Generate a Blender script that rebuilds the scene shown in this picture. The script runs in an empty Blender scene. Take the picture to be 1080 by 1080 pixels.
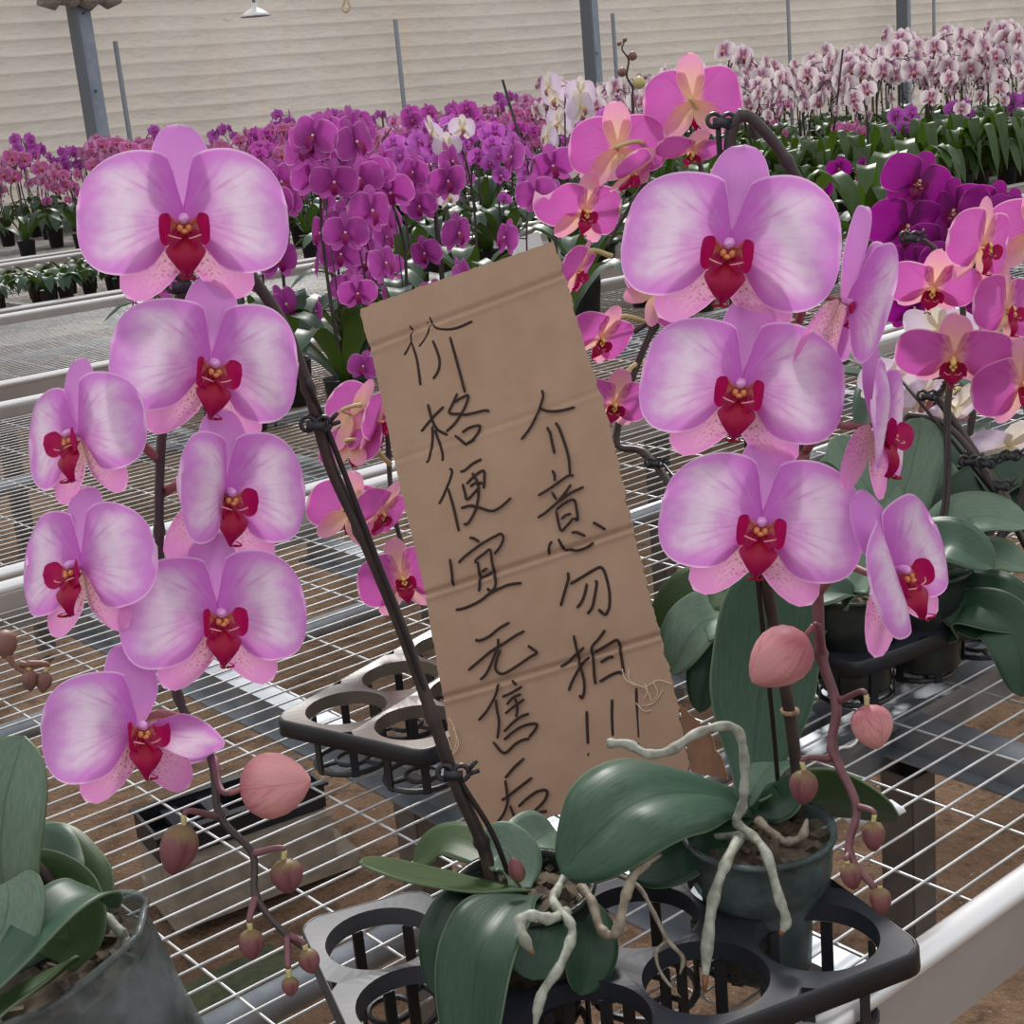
import bpy, math, random
from math import sin, cos, pi, radians, sqrt
from mathutils import Vector, Matrix, noise
random.seed(7)
C = bpy.context.scene.collection

# ------------------------------------------------------------------ camera
FPX = 1560.0
CAM = Vector((0, 0, 1.36))
ZB = 0.74                      # height of the wire bench tops
H = CAM.z - ZB
pit, rol, yaw = radians(15.87), radians(-5.21), radians(39.03)
FW = Vector((sin(yaw)*cos(pit), cos(yaw)*cos(pit), -sin(pit)))
r0 = Vector((cos(yaw), -sin(yaw), 0)); u0 = r0.cross(FW)
RT = r0*cos(rol) + u0*sin(rol)
UP = -r0*sin(rol) + u0*cos(rol)
cam_d = bpy.data.cameras.new('camera'); cam = bpy.data.objects.new('camera', cam_d); C.objects.link(cam)
cam_d.sensor_width = 36; cam_d.lens = 36*FPX/1080
cam_d.clip_start = 0.02
cam.matrix_world = Matrix(((RT.x, UP.x, -FW.x, CAM.x), (RT.y, UP.y, -FW.y, CAM.y), (RT.z, UP.z, -FW.z, CAM.z), (0, 0, 0, 1)))
bpy.context.scene.camera = cam

def ray(px, py):
    return (FW + RT*((px-540)/FPX) - UP*((py-540)/FPX)).normalized()
def at(px, py, d):             # a point seen at a pixel of the photograph, d metres away
    return CAM + ray(px, py)*d
def atz(px, py, z):
    r = ray(px, py); return CAM + r*((z-CAM.z)/r.z)
def aty(px, py, y):
    r = ray(px, py); return CAM + r*((y-CAM.y)/r.y)
def proj(p):
    v = p-CAM; d = v.dot(FW)
    return 540+FPX*v.dot(RT)/d, 540-FPX*v.dot(UP)/d

# ------------------------------------------------------------------ mesh builder
class MB:
    def __init__(s): s.v = []; s.f = []; s.uv = []; s.m = []
    def grid(s, P, uv=None, mat=0, wrap=False, flip=False):
        n, k = len(P), len(P[0]); b = len(s.v)
        for i in range(n):
            for j in range(k):
                s.v.append(Vector(P[i][j]))
                s.uv.append(uv[i][j] if uv else (i/(max(1, n-1)), j/(max(1, k-1))))
        for i in range(n-1):
            for j in range(k if wrap else k-1):
                j2 = (j+1) % k
                q = (b+i*k+j, b+(i+1)*k+j, b+(i+1)*k+j2, b+i*k+j2)
                s.f.append(q[::-1] if flip else q); s.m.append(mat)
    def cap(s, idx, mat=0):
        s.f.append(tuple(idx)); s.m.append(mat)
    def tube(s, pts, r, n=8, mat=0, flat=None, caps=True):
        pts = [Vector(p) for p in pts]
        if not isinstance(r, (list, tuple)): r = [r]*len(pts)
        if len(r) != len(pts):
            r = [r[0]+(r[-1]-r[0])*i/(len(pts)-1) for i in range(len(pts))]
        up = flat[0] if flat else None; fr = flat[1] if flat else 1.0
        P = []; prev = None
        for i, p in enumerate(pts):
            t = (pts[min(i+1, len(pts)-1)]-pts[max(i-1, 0)])
            if t.length < 1e-9: t = Vector((0, 0, 1))
            t.normalize()
            if up is not None:
                b = up
            elif prev is None:
                b = Vector((0, 0, 1)) if abs(t.z) < .9 else Vector((1, 0, 0))
            else: b = prev
            a = t.cross(b)
            if a.length < 1e-6: a = t.cross(Vector((.3, .8, .5)))
            a.normalize(); b = a.cross(t).normalized(); prev = b
            P.append([p + a*(r[i]*cos(2*pi*k/n)) + b*(r[i]*fr*sin(2*pi*k/n)) for k in range(n)])
        b0 = len(s.v)
        s.grid(P, None, mat, wrap=True)
        if caps:
            s.cap([b0+k for k in range(n)], mat)
            e = b0+(len(P)-1)*n
            s.cap([e+k for k in range(n)][::-1], mat)
    def box(s, c, sx, sy, sz, ax=None, mat=0):
        c = Vector(c); ax = ax or (Vector((1, 0, 0)), Vector((0, 1, 0)), Vector((0, 0, 1)))
        b = len(s.v)
        for x in (-.5, .5):
            for y in (-.5, .5):
                for z in (-.5, .5):
                    s.v.append(c+ax[0]*(x*sx)+ax[1]*(y*sy)+ax[2]*(z*sz)); s.uv.append((x+.5, z+.5))
        for q in ((0, 1, 3, 2), (4, 6, 7, 5), (0, 4, 5, 1), (2, 3, 7, 6), (0, 2, 6, 4), (1, 5, 7, 3)):
            s.f.append(tuple(b+i for i in q)); s.m.append(mat)
    def lathe(s, c, prof, n=24, ax=None, mat=0, mod=None):
        c = Vector(c); ax = ax or (Vector((1, 0, 0)), Vector((0, 1, 0)), Vector((0, 0, 1)))
        P = []
        for i, (r, z) in enumerate(prof):
            row = []
            for k in range(n):
                a = 2*pi*k/n; rr = r*(mod(a, i/(len(prof)-1)) if mod else 1)
                row.append(c+ax[0]*(rr*cos(a))+ax[1]*(rr*sin(a))+ax[2]*z)
            P.append(row)
        s.grid(P, [[(k/n, i/(len(prof)-1)) for k in range(n)] for i in range(len(prof))], mat, wrap=True, flip=True)
    def mesh(s, name, mats, smooth=True, M=None):
        me = bpy.data.meshes.new(name)
        vs = [tuple(M @ v) for v in s.v] if M is not None else [tuple(v) for v in s.v]
        me.from_pydata(vs, [], s.f)
        for m in mats: me.materials.append(m)
        me.polygons.foreach_set('material_index', s.m)
        if smooth: me.polygons.foreach_set('use_smooth', [True]*len(s.f))
        uvl = me.uv_layers.new(name='UVMap')
        buf = [0.0]*(2*len(me.loops))
        vi = [0]*len(me.loops); me.loops.foreach_get('vertex_index', vi)
        for i, k in enumerate(vi):
            buf[2*i], buf[2*i+1] = s.uv[k]
        uvl.data.foreach_set('uv', buf)
        me.update()
        return me

def smooth_path(pts, n=6):
    pts = [Vector(p) for p in pts]
    if len(pts) < 3: 
        return [pts[0].lerp(pts[-1], i/n) for i in range(n+1)]
    out = []
    for i in range(len(pts)-1):
        p0 = pts[i-1] if i else pts[0]*2-pts[1]
        p1, p2 = pts[i], pts[i+1]
        p3 = pts[i+2] if i+2 < len(pts) else pts[-1]*2-pts[-2]
        for k in range(n):
            t = k/n
            out.append(0.5*((2*p1)+(p2-p0)*t+(2*p0-5*p1+4*p2-p3)*t*t+(3*p1-p0-3*p2+p3)*t**3))
    out.append(pts[-1])
    return out

WM = {}                        # world matrices of the objects made so far
def thing(name, label, cat, loc, group=None):
    o = bpy.data.objects.new(name, None); C.objects.link(o); o.empty_display_size = .02
    o.location = loc; WM[o.name] = Matrix.Translation(Vector(loc))
    o['label'] = label; o['category'] = cat
    if group: o['group'] = group
    return o
def part(name, mb, mats, parent, smooth=True, label=None, M=None):
    """links mb (world coordinates) as one mesh under its parent; M gives it its own frame"""
    if not isinstance(mats, (list, tuple)): mats = [mats]
    Mw = M if M is not None else (WM[parent.name] if parent else Matrix())
    me = mb.mesh(name, mats, smooth, Mw.inverted())
    o = bpy.data.objects.new(name, me); C.objects.link(o)
    o.parent = parent; WM[o.name] = Mw
    if parent: o.matrix_basis = WM[parent.name].inverted() @ Mw
    if label: o['label'] = label
    return o
def place(name, me, parent, local, label=None):
    o = bpy.data.objects.new(name, me); C.objects.link(o)
    o.parent = parent; o.matrix_basis = local
    WM[o.name] = (WM[parent.name] @ local) if parent else local
    if label: o['label'] = label
    return o
def single(name, mb, mats, label, cat, loc, smooth=True, group=None):
    if not isinstance(mats, (list, tuple)): mats = [mats]
    Mw = Matrix.Translation(Vector(loc))
    o = bpy.data.objects.new(name, mb.mesh(name, mats, smooth, Mw.inverted())); C.objects.link(o)
    o.location = loc; WM[o.name] = Mw
    o['label'] = label; o['category'] = cat
    if group: o['group'] = group
    return o
def struct(name, mb, mats, smooth=False):
    if not isinstance(mats, (list, tuple)): mats = [mats]
    o = bpy.data.objects.new(name, mb.mesh(name, mats, smooth)); C.objects.link(o)
    WM[o.name] = Matrix(); o['kind'] = 'structure'
    return o
def solid(o, t, off=0):
    m = o.modifiers.new('thick', 'SOLIDIFY'); m.thickness = t; m.offset = off
    return o

# ------------------------------------------------------------------ materials
def lin(c):
    return tuple(((x/255)/12.92 if x/255 <= .04045 else ((x/255+.055)/1.055)**2.4) for x in c)+(1,)
class NT:
    def __init__(s, name):
        s.m = bpy.data.materials.new(name); s.m.use_nodes = True
        s.t = s.m.node_tree; s.t.nodes.clear()
        s.out = s.t.nodes.new('ShaderNodeOutputMaterial')
    def n(s, typ, **kw):
        x = s.t.nodes.new(typ)
        for k, v in kw.items(): setattr(x, k, v)
        return x
    def link(s, a, b): s.t.links.new(a, b)
    def val(s, x, sock):
        if isinstance(x, (int, float)): sock.default_value = x
        elif isinstance(x, tuple): sock.default_value = x
        else: s.link(x, sock)
    def math(s, op, a, b=0.0, c=None, clamp=False):
        x = s.n('ShaderNodeMath', operation=op); x.use_clamp = clamp
        s.val(a, x.inputs[0]); s.val(b, x.inputs[1])
        if c is not None: s.val(c, x.inputs[2])
        return x.outputs[0]
    def step(s, x, lo, hi):
        y = s.n('ShaderNodeMapRange', interpolation_type='SMOOTHSTEP')
        s.val(x, y.inputs['Value']); y.inputs['From Min'].default_value = lo; y.inputs['From Max'].default_value = hi
        return y.outputs[0]
    def mix(s, f, a, b):
        x = s.n('ShaderNodeMix', data_type='RGBA')
        s.val(f, x.inputs[0]); s.val(a, x.inputs[6]); s.val(b, x.inputs[7])
        return x.outputs[2]
    def noise(s, scale, detail=3, vec=None, rough=.5, dist=0):
        x = s.n('ShaderNodeTexNoise'); x.inputs['Scale'].default_value = scale; x.inputs['Detail'].default_value = detail
        x.inputs['Roughness'].default_value = rough; x.inputs['Distortion'].default_value = dist
        if vec is not None: s.link(vec, x.inputs['Vector'])
        return x.outputs[0]
    def coord(s, which='Object'):
        return s.n('ShaderNodeTexCoord').outputs[which]
    def scalevec(s, vec, sc):
        x = s.n('ShaderNodeMapping'); s.link(vec, x.inputs[0]); x.inputs['Scale'].default_value = sc
        return x.outputs[0]
    def bump(s, h, strength=.3, dist=.01):
        x = s.n('ShaderNodeBump'); x.inputs['Strength'].default_value = strength; x.inputs['Distance'].default_value = dist
        s.link(h, x.inputs['Height']); return x.outputs[0]
    def pbr(s, col, rough=.5, metal=0, spec=.5, normal=None, coat=0):
        p = s.n('ShaderNodeBsdfPrincipled')
        s.val(col, p.inputs['Base Color']); s.val(rough, p.inputs['Roughness']); s.val(metal, p.inputs['Metallic'])
        p.inputs['Specular IOR Level'].default_value = spec
        p.inputs['Coat Weight'].default_value = coat
        if normal is not None: s.link(normal, p.inputs['Normal'])
        return p.outputs[0]
    def trans(s, col, normal=None):
        p = s.n('ShaderNodeBsdfTranslucent'); s.val(col, p.inputs[0]); return p.outputs[0]
    def mixsh(s, f, a, b):
        x = s.n('ShaderNodeMixShader'); s.val(f, x.inputs[0]); s.link(a, x.inputs[1]); s.link(b, x.inputs[2]); return x.outputs[0]
    def done(s, sh):
        s.link(sh, s.out.inputs[0]); return s.m

def plain(name, rgb, rough=.5, metal=0, spec=.5, var=0.0, vscale=30, rgb2=None):
    n = NT(name); c = lin(rgb)
    if var or rgb2:
        f = n.noise(vscale, 4, n.coord())
        f = n.step(f, .3, .7)
        c2 = lin(rgb2) if rgb2 else tuple(max(0, x*(1-var)) for x in c[:3])+(1,)
        c = n.mix(f, c, c2)
    return n.done(n.pbr(c, rough, metal, spec))

def petal_mat(name, rim, center, base, vein=None, edge=None, rim_lo=.5, rim_hi=.95, base_hi=.5, veins=.55, vfreq=34,
              trans=.4, speck=None, speck_lo=.55, rough=.45, tip=None, edge_lo=.95):
    n = NT(name)
    uv = n.n('ShaderNodeUVMap'); sp = n.n('ShaderNodeSeparateXYZ'); n.link(uv.outputs[0], sp.inputs[0])
    u, v = sp.outputs[0], sp.outputs[1]
    vs = n.math('MULTIPLY_ADD', v, 2.0, -1.0); va = n.math('ABSOLUTE', vs)
    e = n.math('MAXIMUM', u, va)
    nz = n.noise(5, 3, n.scalevec(uv.outputs[0], (1.2, 1.6, 1)))
    e2 = n.math('ADD', e, n.math('MULTIPLY_ADD', nz, .3, -.15))
    col = n.mix(n.step(e2, rim_lo, rim_hi), lin(center), lin(rim))
    ub = n.math('ADD', u, n.math('MULTIPLY_ADD', nz, .36, -.18))
    bf = n.math('SUBTRACT', 1.0, n.step(ub, .08, base_hi))
    col = n.mix(bf, col, lin(base))
    if vein:
        # veins fan out from the base of the petal
        q = n.math('SQRT', n.math('DIVIDE', n.math('SUBTRACT', 1.02, u, clamp=True), n.math('ADD', u, .03)))
        ang = n.math('ARCTANGENT', n.math('MULTIPLY', n.math('MULTIPLY', vs, q), 1.15))
        cx = n.n('ShaderNodeCombineXYZ'); n.link(n.math('MULTIPLY', u, 1.6), cx.inputs[0]); n.link(n.math('MULTIPLY', ang, vfreq*.36), cx.inputs[1])
        w = n.noise(1.0, 3, cx.outputs[0], .55)
        w = n.step(w, .46, .72)
        fade = n.math('SUBTRACT', 1.0, n.step(u, .15, .95))
        col = n.mix(n.math('MULTIPLY', n.math('MULTIPLY', w, fade), veins), col, lin(vein))
    if speck:
        s2 = n.noise(9, 2, n.scalevec(uv.outputs[0], (3.0, 2.2, 1)), .6)
        s3 = n.step(s2, speck_lo, speck_lo+.05)
        s3 = n.math('MULTIPLY', s3, n.math('SUBTRACT', 1.0, n.step(u, .35, .9)))
        col = n.mix(s3, col, lin(speck))
    if edge:
        col = n.mix(n.math('MULTIPLY', n.step(e, edge_lo, 1.0), .8), col, lin(edge))  # pale edges paint in the bright rim of backlit petals
    bmp = n.bump(n.noise(1.0, 2, n.scalevec(uv.outputs[0], (1.5, 22, 1))), .10, .002)
    p = n.pbr(col, rough, 0, .25, bmp)
    return n.done(n.mixsh(trans, p, n.trans(col)))

def leaf_mat(name, top, back, trans=.18, rough=.44, rib=(120, 140, 110), streak=None):
    n = NT(name)
    uv = n.n('ShaderNodeUVMap'); sp = n.n('ShaderNodeSeparateXYZ'); n.link(uv.outputs[0], sp.inputs[0])
    vs = n.math('MULTIPLY_ADD', sp.outputs[1], 2.0, -1.0); va = n.math('ABSOLUTE', vs)
    nz = n.noise(14, 4, n.scalevec(uv.outputs[0], (1.0, 2.5, 1)))
    c = lin(top)
    col = n.mix(n.step(nz, .3, .75), c, tuple(x*.72 for x in c[:3])+(1,))
    st = n.math('SINE', n.math('MULTIPLY', vs, 60.0))
    col = n.mix(n.math('MULTIPLY', n.step(st, .2, 1), .08), col, tuple(min(1, x*1.4) for x in c[:3])+(1,))
    col = n.mix(n.math('MULTIPLY', n.math('SUBTRACT', 1.0, n.step(va, .0, .045)), .8), col, tuple(x*.5 for x in c[:3])+(1,))  # midrib line, darkened further to paint in the shade of the fold
    if streak:
        col = n.mix(n.math('MULTIPLY', n.step(n.noise(6, 2, n.scalevec(uv.outputs[0], (.6, 8, 1))), .55, .65), .8), col, lin(streak))
    col = n.mix(n.math('MULTIPLY', n.step(va, .955, 1.0), .65), col, lin(rib))
    g = n.n('ShaderNodeNewGeometry')
    colb = n.mix(g.outputs['Backfacing'], col, lin(back))
    bmp = n.bump(n.noise(1.0, 2, n.scalevec(uv.outputs[0], (1.2, 30, 1))), .10, .002)
    p = n.pbr(colb, rough, 0, .4, bmp)
    return n.done(n.mixsh(trans, p, n.trans(lin(back))))
# ------------------------------------------------------------------ palette
M = {}
M['petal'] = petal_mat('lilac_petal', (218, 142, 220), (240, 224, 240), (208, 116, 206), vein=(206, 112, 206), edge=(248, 218, 244), rim_lo=.50, rim_hi=.96, base_hi=.66, veins=.8, vfreq=30)
M['sepal'] = petal_mat('lilac_sepal', (215, 138, 217), (217, 144, 217), (226, 150, 214), vein=(196, 108, 196), edge=(240, 205, 238), veins=.3, vfreq=24, base_hi=.3)
M['lowsepal'] = petal_mat('speckled_sepal', (232, 150, 212), (238, 176, 214), (236, 196, 190), vein=(226, 130, 196), edge=(248, 214, 236), veins=.25, vfreq=20, base_hi=.55, speck=(190, 112, 104), speck_lo=.56)
M['lip'] = petal_mat('crimson_lip', (164, 10, 84), (164, 10, 62), (170, 24, 44), vein=(120, 4, 50), veins=.6, vfreq=16, trans=.25, rough=.35)
M['lobe'] = petal_mat('crimson_side_lobe', (176, 14, 92), (186, 20, 92), (226, 150, 120), vein=(150, 20, 60), veins=.5, vfreq=14, trans=.3, rough=.35, base_hi=.35)
M['callus'] = plain('yellow_callus', (226, 170, 96), .4, rgb2=(190, 60, 60), vscale=400)
M['column'] = plain('pale_column', (226, 176, 220), .4, rgb2=(196, 104, 190), vscale=120)
M['lip_edge'] = plain('pale_lip_edge', (226, 150, 160), .4)
M['pedicel'] = plain('rosy_pedicel', (152, 92, 98), .5, rgb2=(130, 84, 78), vscale=60)
M['pedgreen'] = plain('yellow_green_pedicel', (188, 176, 120), .5)
M['bud'] = petal_mat('rosy_bud', (212, 148, 150), (218, 156, 156), (190, 122, 128), vein=(170, 92, 106), veins=.75, vfreq=16, trans=.15, edge=(176, 92, 110), edge_lo=.97)
M['budred'] = petal_mat('dark_red_bud', (112, 64, 70), (124, 78, 80), (126, 106, 74), vein=(96, 52, 60), veins=.5, vfreq=12, trans=.06, base_hi=.34)
M['budbrown'] = plain('brown_bud', (112, 78, 70), .5, rgb2=(132, 96, 80), vscale=60)
M['stem'] = plain('dark_purple_stem', (50, 38, 40), .45, rgb2=(66, 56, 48), vscale=50)
M['rachis'] = plain('dusky_pink_stem', (118, 74, 82), .5, rgb2=(98, 62, 66), vscale=60)
M['stake'] = plain('dark_wire_stake', (40, 32, 34), .4, .3)
M['black'] = plain('black_plastic', (24, 25, 30), .42, 0, .5, rgb2=(34, 36, 42), vscale=25)
M['tray'] = plain('black_tray_plastic', (30, 33, 42), .55, 0, .35, rgb2=(42, 45, 54), vscale=14)
M['traylit'] = plain('glare_tinted_tray_plastic', (84, 77, 68), .34, 0, .8, rgb2=(104, 96, 84), vscale=12)  # black tray plastic lightened to beige; the glare is put into the colour
M['traygrey'] = plain('grey_tray_plastic', (56, 59, 66), .5, 0, .5, rgb2=(72, 74, 80), vscale=14)
M['leaf'] = leaf_mat('glossy_leaf', (66, 96, 76), (88, 116, 50))
M['leafd'] = leaf_mat('deep_green_leaf', (44, 74, 54), (70, 100, 34), .15)
M['leafo'] = leaf_mat('olive_leaf', (62, 88, 44), (74, 104, 26), .25)
M['leafp'] = leaf_mat('grey_green_leaf', (112, 138, 116), (116, 140, 92), .15)
M['leafs'] = leaf_mat('striped_leaf', (58, 78, 56), (90, 100, 50), .15, streak=(176, 172, 130))
M['root'] = plain('silvery_root', (168, 172, 158), .6, rgb2=(120, 122, 108), vscale=110)
M['roottan'] = plain('tan_root', (158, 148, 130), .6, rgb2=(112, 98, 82), vscale=120)
M['roottip'] = plain('brown_root_tip', (120, 78, 48), .5)
M['bark'] = plain('potting_bark', (52, 42, 34), .9, rgb2=(92, 80, 62), vscale=90)
def clear_plastic(name, tint, dens, rough=.25):
    n = NT(name)
    t = n.n('ShaderNodeBsdfTransparent'); t.inputs[0].default_value = lin(tint)
    f = n.math('MULTIPLY_ADD', n.step(n.noise(34, 4, n.coord()), .3, .75), .25, dens)
    p = n.pbr(lin(tint), rough, 0, .6, n.bump(n.noise(60, 3, n.coord()), .25, .004))
    return n.done(n.mixsh(f, t.outputs[0], p))
M['pot'] = clear_plastic('smoky_clear_pot', (142, 160, 160), .15)
M['potdark'] = clear_plastic('dark_clear_pot', (62, 70, 66), .45)
M['potnear'] = clear_plastic('scuffed_clear_pot', (172, 182, 182), .14)
M['board'] = None
def board_mat():
    n = NT('brown_cardboard')
    co = n.coord('UV')
    a = n.noise(5, 5, co, .6); b = n.noise(60, 3, n.scalevec(co, (1.0, 7.0, 1)))
    c = n.mix(n.step(a, .25, .8), lin((168, 140, 118)), lin((157, 129, 107)))
    c = n.mix(n.math('MULTIPLY', n.step(b, .45, .7), .2), c, lin((138, 110, 88)))
    sp = n.n('ShaderNodeSeparateXYZ'); n.link(co, sp.inputs[0])
    fl = n.math('SINE', n.math('MULTIPLY', sp.outputs[1], 620.0))
    return n.done(n.pbr(c, .8, 0, .2, n.bump(fl, .04, .001)))
M['board'] = board_mat()
M['boardedge'] = plain('torn_cardboard_edge', (178, 152, 126), .9, rgb2=(120, 92, 70), vscale=260)
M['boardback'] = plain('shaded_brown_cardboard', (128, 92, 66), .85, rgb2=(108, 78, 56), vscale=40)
M['ink'] = plain('black_marker_ink', (40, 24, 22), .6, 0, .3)
M['fibre'] = plain('torn_paper_fibre', (206, 186, 160), .9)
M['wire'] = plain('galvanised_wire', (206, 208, 208), .38, .35, .6, rgb2=(176, 178, 180), vscale=40)
M['alu'] = plain('aluminium_lip', (232, 232, 232), .32, .45, .5)
M['face'] = plain('aluminium_face', (172, 164, 160), .5, .25, .4, rgb2=(160, 152, 148), vscale=8)
M['galv'] = plain('galvanised_steel', (150, 156, 162), .42, .6, .5, rgb2=(120, 126, 132), vscale=18)
M['legs'] = plain('dull_steel_leg', (112, 108, 104), .5, .4, .4, rgb2=(92, 88, 84), vscale=14)
M['post'] = plain('grey_steel_post', (156, 166, 178), .5, .0, .4, rgb2=(138, 150, 162), vscale=10)
M['postd'] = plain('dark_steel_flange', (104, 112, 122), .55, .0, .4)
M['rod'] = plain('thin_steel_rod', (128, 134, 142), .5, .0)
M['lamp'] = plain('white_enamel_lamp', (206, 206, 204), .3, .1)
M['rope'] = plain('pale_rope', (200, 176, 140), .8)
M['tissue'] = plain('white_tissue', (232, 232, 238), .9)
M['string'] = plain('white_string', (226, 224, 220), .8)
M['concrete'] = plain('pale_concrete', (150, 138, 124), .9, rgb2=(126, 116, 104), vscale=30)
M['white_bag'] = plain('white_paper_tag', (226, 226, 222), .7)

def soil():
    n = NT('reddish_brown_soil'); co = n.coord()
    a = n.noise(1.6, 6, co, .65); b = n.noise(16, 6, co, .7); c3 = n.noise(70, 3, co, .6)
    c = n.mix(n.step(a, .35, .7), lin((136, 110, 89)), lin((110, 88, 70)))
    c = n.mix(n.step(b, .45, .7), c, lin((90, 71, 57)))
    c = n.mix(n.math('MULTIPLY', n.step(c3, .6, .72), .6), c, lin((70, 52, 42)))
    c = n.mix(n.math('MULTIPLY', n.step(n.noise(110, 2, co), .68, .74), .7), c, lin((190, 172, 150)))
    h = n.math('ADD', n.math('MULTIPLY', b, 1.0), n.math('MULTIPLY', c3, .4))
    return n.done(n.pbr(c, .95, 0, .15, n.bump(h, .9, .03)))
M['soil'] = soil()
def moss():
    return plain('green_moss', (50, 62, 44), .95, rgb2=(76, 80, 52), vscale=60)
M['moss'] = moss()
def fabric():
    n = NT('cream_wall_fabric'); co = n.coord()
    wv = n.scalevec(co, (1.0, 1.0, 5.0))
    a = n.noise(.7, 5, co, .6); b = n.noise(2.6, 5, wv, .6)
    st = n.noise(2.2, 3, n.scalevec(co, (2.6, 1, .35)), .5)
    c = n.mix(n.step(a, .3, .75), lin((206, 198, 189)), lin((192, 184, 174)))
    c = n.mix(n.math('MULTIPLY', n.step(b, .4, .75), .3), c, lin((178, 173, 167)))
    c = n.mix(n.math('MULTIPLY', n.step(st, .55, .8), .4), c, lin((206, 180, 152)))
    p = n.pbr(c, .85, 0, .1, n.bump(n.noise(5, 6, n.scalevec(co, (1.0, 1.0, 2.2)), .65), .9, .08))
    return n.done(n.mixsh(.45, p, n.trans(c)))
M['fabric'] = fabric()

# petals of the other kinds
def kind(prefix, petal, sepal, lip, callus=(226, 190, 110)):
    M[prefix+'_p'] = petal; M[prefix+'_s'] = sepal
    M[prefix+'_l'] = lip; M[prefix+'_c'] = plain(prefix+'_column', callus, .5)
kind('candy', petal_mat('candy_petal', (208, 94, 184), (210, 104, 188), (238, 186, 176), vein=(184, 70, 164), edge=(252, 214, 226), veins=.75, vfreq=24, trans=.45, base_hi=.28, edge_lo=.93),
     petal_mat('peach_sepal', (236, 158, 196), (238, 178, 180), (244, 206, 166), vein=(212, 122, 152), edge=(255, 222, 226), veins=.5, vfreq=18, trans=.5, base_hi=.7),
     petal_mat('wine_lip', (182, 16, 92), (170, 16, 84), (206, 60, 70), vein=(120, 4, 60), trans=.3))
kind('magenta', petal_mat('magenta_petal', (190, 82, 176), (182, 70, 166), (158, 50, 142), vein=(146, 40, 132), edge=(232, 172, 222), edge_lo=.9, veins=.6, vfreq=20, trans=.4),
     petal_mat('magenta_sepal', (186, 88, 172), (178, 78, 164), (160, 44, 146), vein=(140, 30, 130), edge=(220, 140, 208), veins=.35, trans=.4),
     petal_mat('magenta_lip', (150, 20, 110), (140, 20, 96), (150, 40, 80), trans=.3), (226, 190, 190))
kind('violet', petal_mat('violet_petal', (204, 106, 204), (198, 98, 198), (176, 72, 172), vein=(164, 62, 160), edge=(234, 180, 228), edge_lo=.9, veins=.3, trans=.4),
     petal_mat('violet_sepal', (204, 96, 200), (196, 90, 194), (176, 60, 170), edge=(228, 160, 222), trans=.4),
     petal_mat('violet_lip', (160, 30, 130), (150, 26, 116), (160, 60, 100), trans=.3), (230, 200, 206))
kind('plum', petal_mat('plum_petal', (158, 16, 142), (148, 14, 134), (110, 8, 96), vein=(104, 4, 98), edge=(214, 120, 196), veins=.4, trans=.35),
     petal_mat('plum_sepal', (150, 18, 134), (140, 16, 126), (110, 8, 96), edge=(204, 110, 186), trans=.35),
     petal_mat('plum_lip', (120, 8, 80), (110, 8, 70), (150, 60, 70), trans=.2), (200, 140, 130))
kind('rose', petal_mat('rose_petal', (188, 104, 160), (176, 84, 148), (186, 116, 146), vein=(140, 40, 96), edge=(232, 196, 208), veins=.7, edge_lo=.88, trans=.4),
     petal_mat('rose_sepal', (188, 118, 160), (180, 102, 152), (186, 126, 150), edge=(236, 190, 200), trans=.4),
     petal_mat('rose_lip', (160, 20, 70), (150, 20, 60), (200, 90, 70), trans=.3))
kind('orchidpink', petal_mat('orchid_pink_petal', (198, 124, 178), (208, 148, 188), (160, 70, 130), vein=(150, 50, 120), edge=(236, 190, 220), veins=.6, trans=.4),
     petal_mat('orchid_pink_sepal', (206, 130, 186), (210, 140, 190), (190, 100, 150), edge=(236, 190, 220), trans=.4),
     petal_mat('orchid_pink_lip', (150, 30, 90), (140, 24, 80), (190, 90, 80), trans=.3))
kind('speckle', petal_mat('speckled_petal', (238, 230, 230), (234, 222, 226), (190, 120, 160), vein=(150, 60, 120), edge=(244, 238, 238), veins=.35, trans=.4, speck=(132, 40, 96), speck_lo=.51),
     petal_mat('speckled_white_sepal', (230, 218, 222), (222, 204, 214), (206, 170, 186), edge=(244, 238, 238), trans=.4, speck=(132, 44, 98), speck_lo=.48),
     petal_mat('speckled_lip', (140, 40, 90), (150, 60, 100), (220, 190, 140), trans=.3), (230, 206, 150))
kind('pale', petal_mat('pale_lilac_petal', (222, 200, 226), (230, 214, 230), (230, 220, 200), vein=(190, 150, 200), edge=(244, 236, 244), veins=.35, trans=.4),
     petal_mat('pale_cream_sepal', (226, 214, 206), (230, 222, 204), (230, 220, 186), edge=(244, 238, 236), trans=.4),
     petal_mat('pale_lip', (170, 110, 120), (160, 100, 110), (220, 190, 120), trans=.3), (220, 200, 130))
kind('lilac', M['petal'], M['sepal'], M['lip'])
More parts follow.
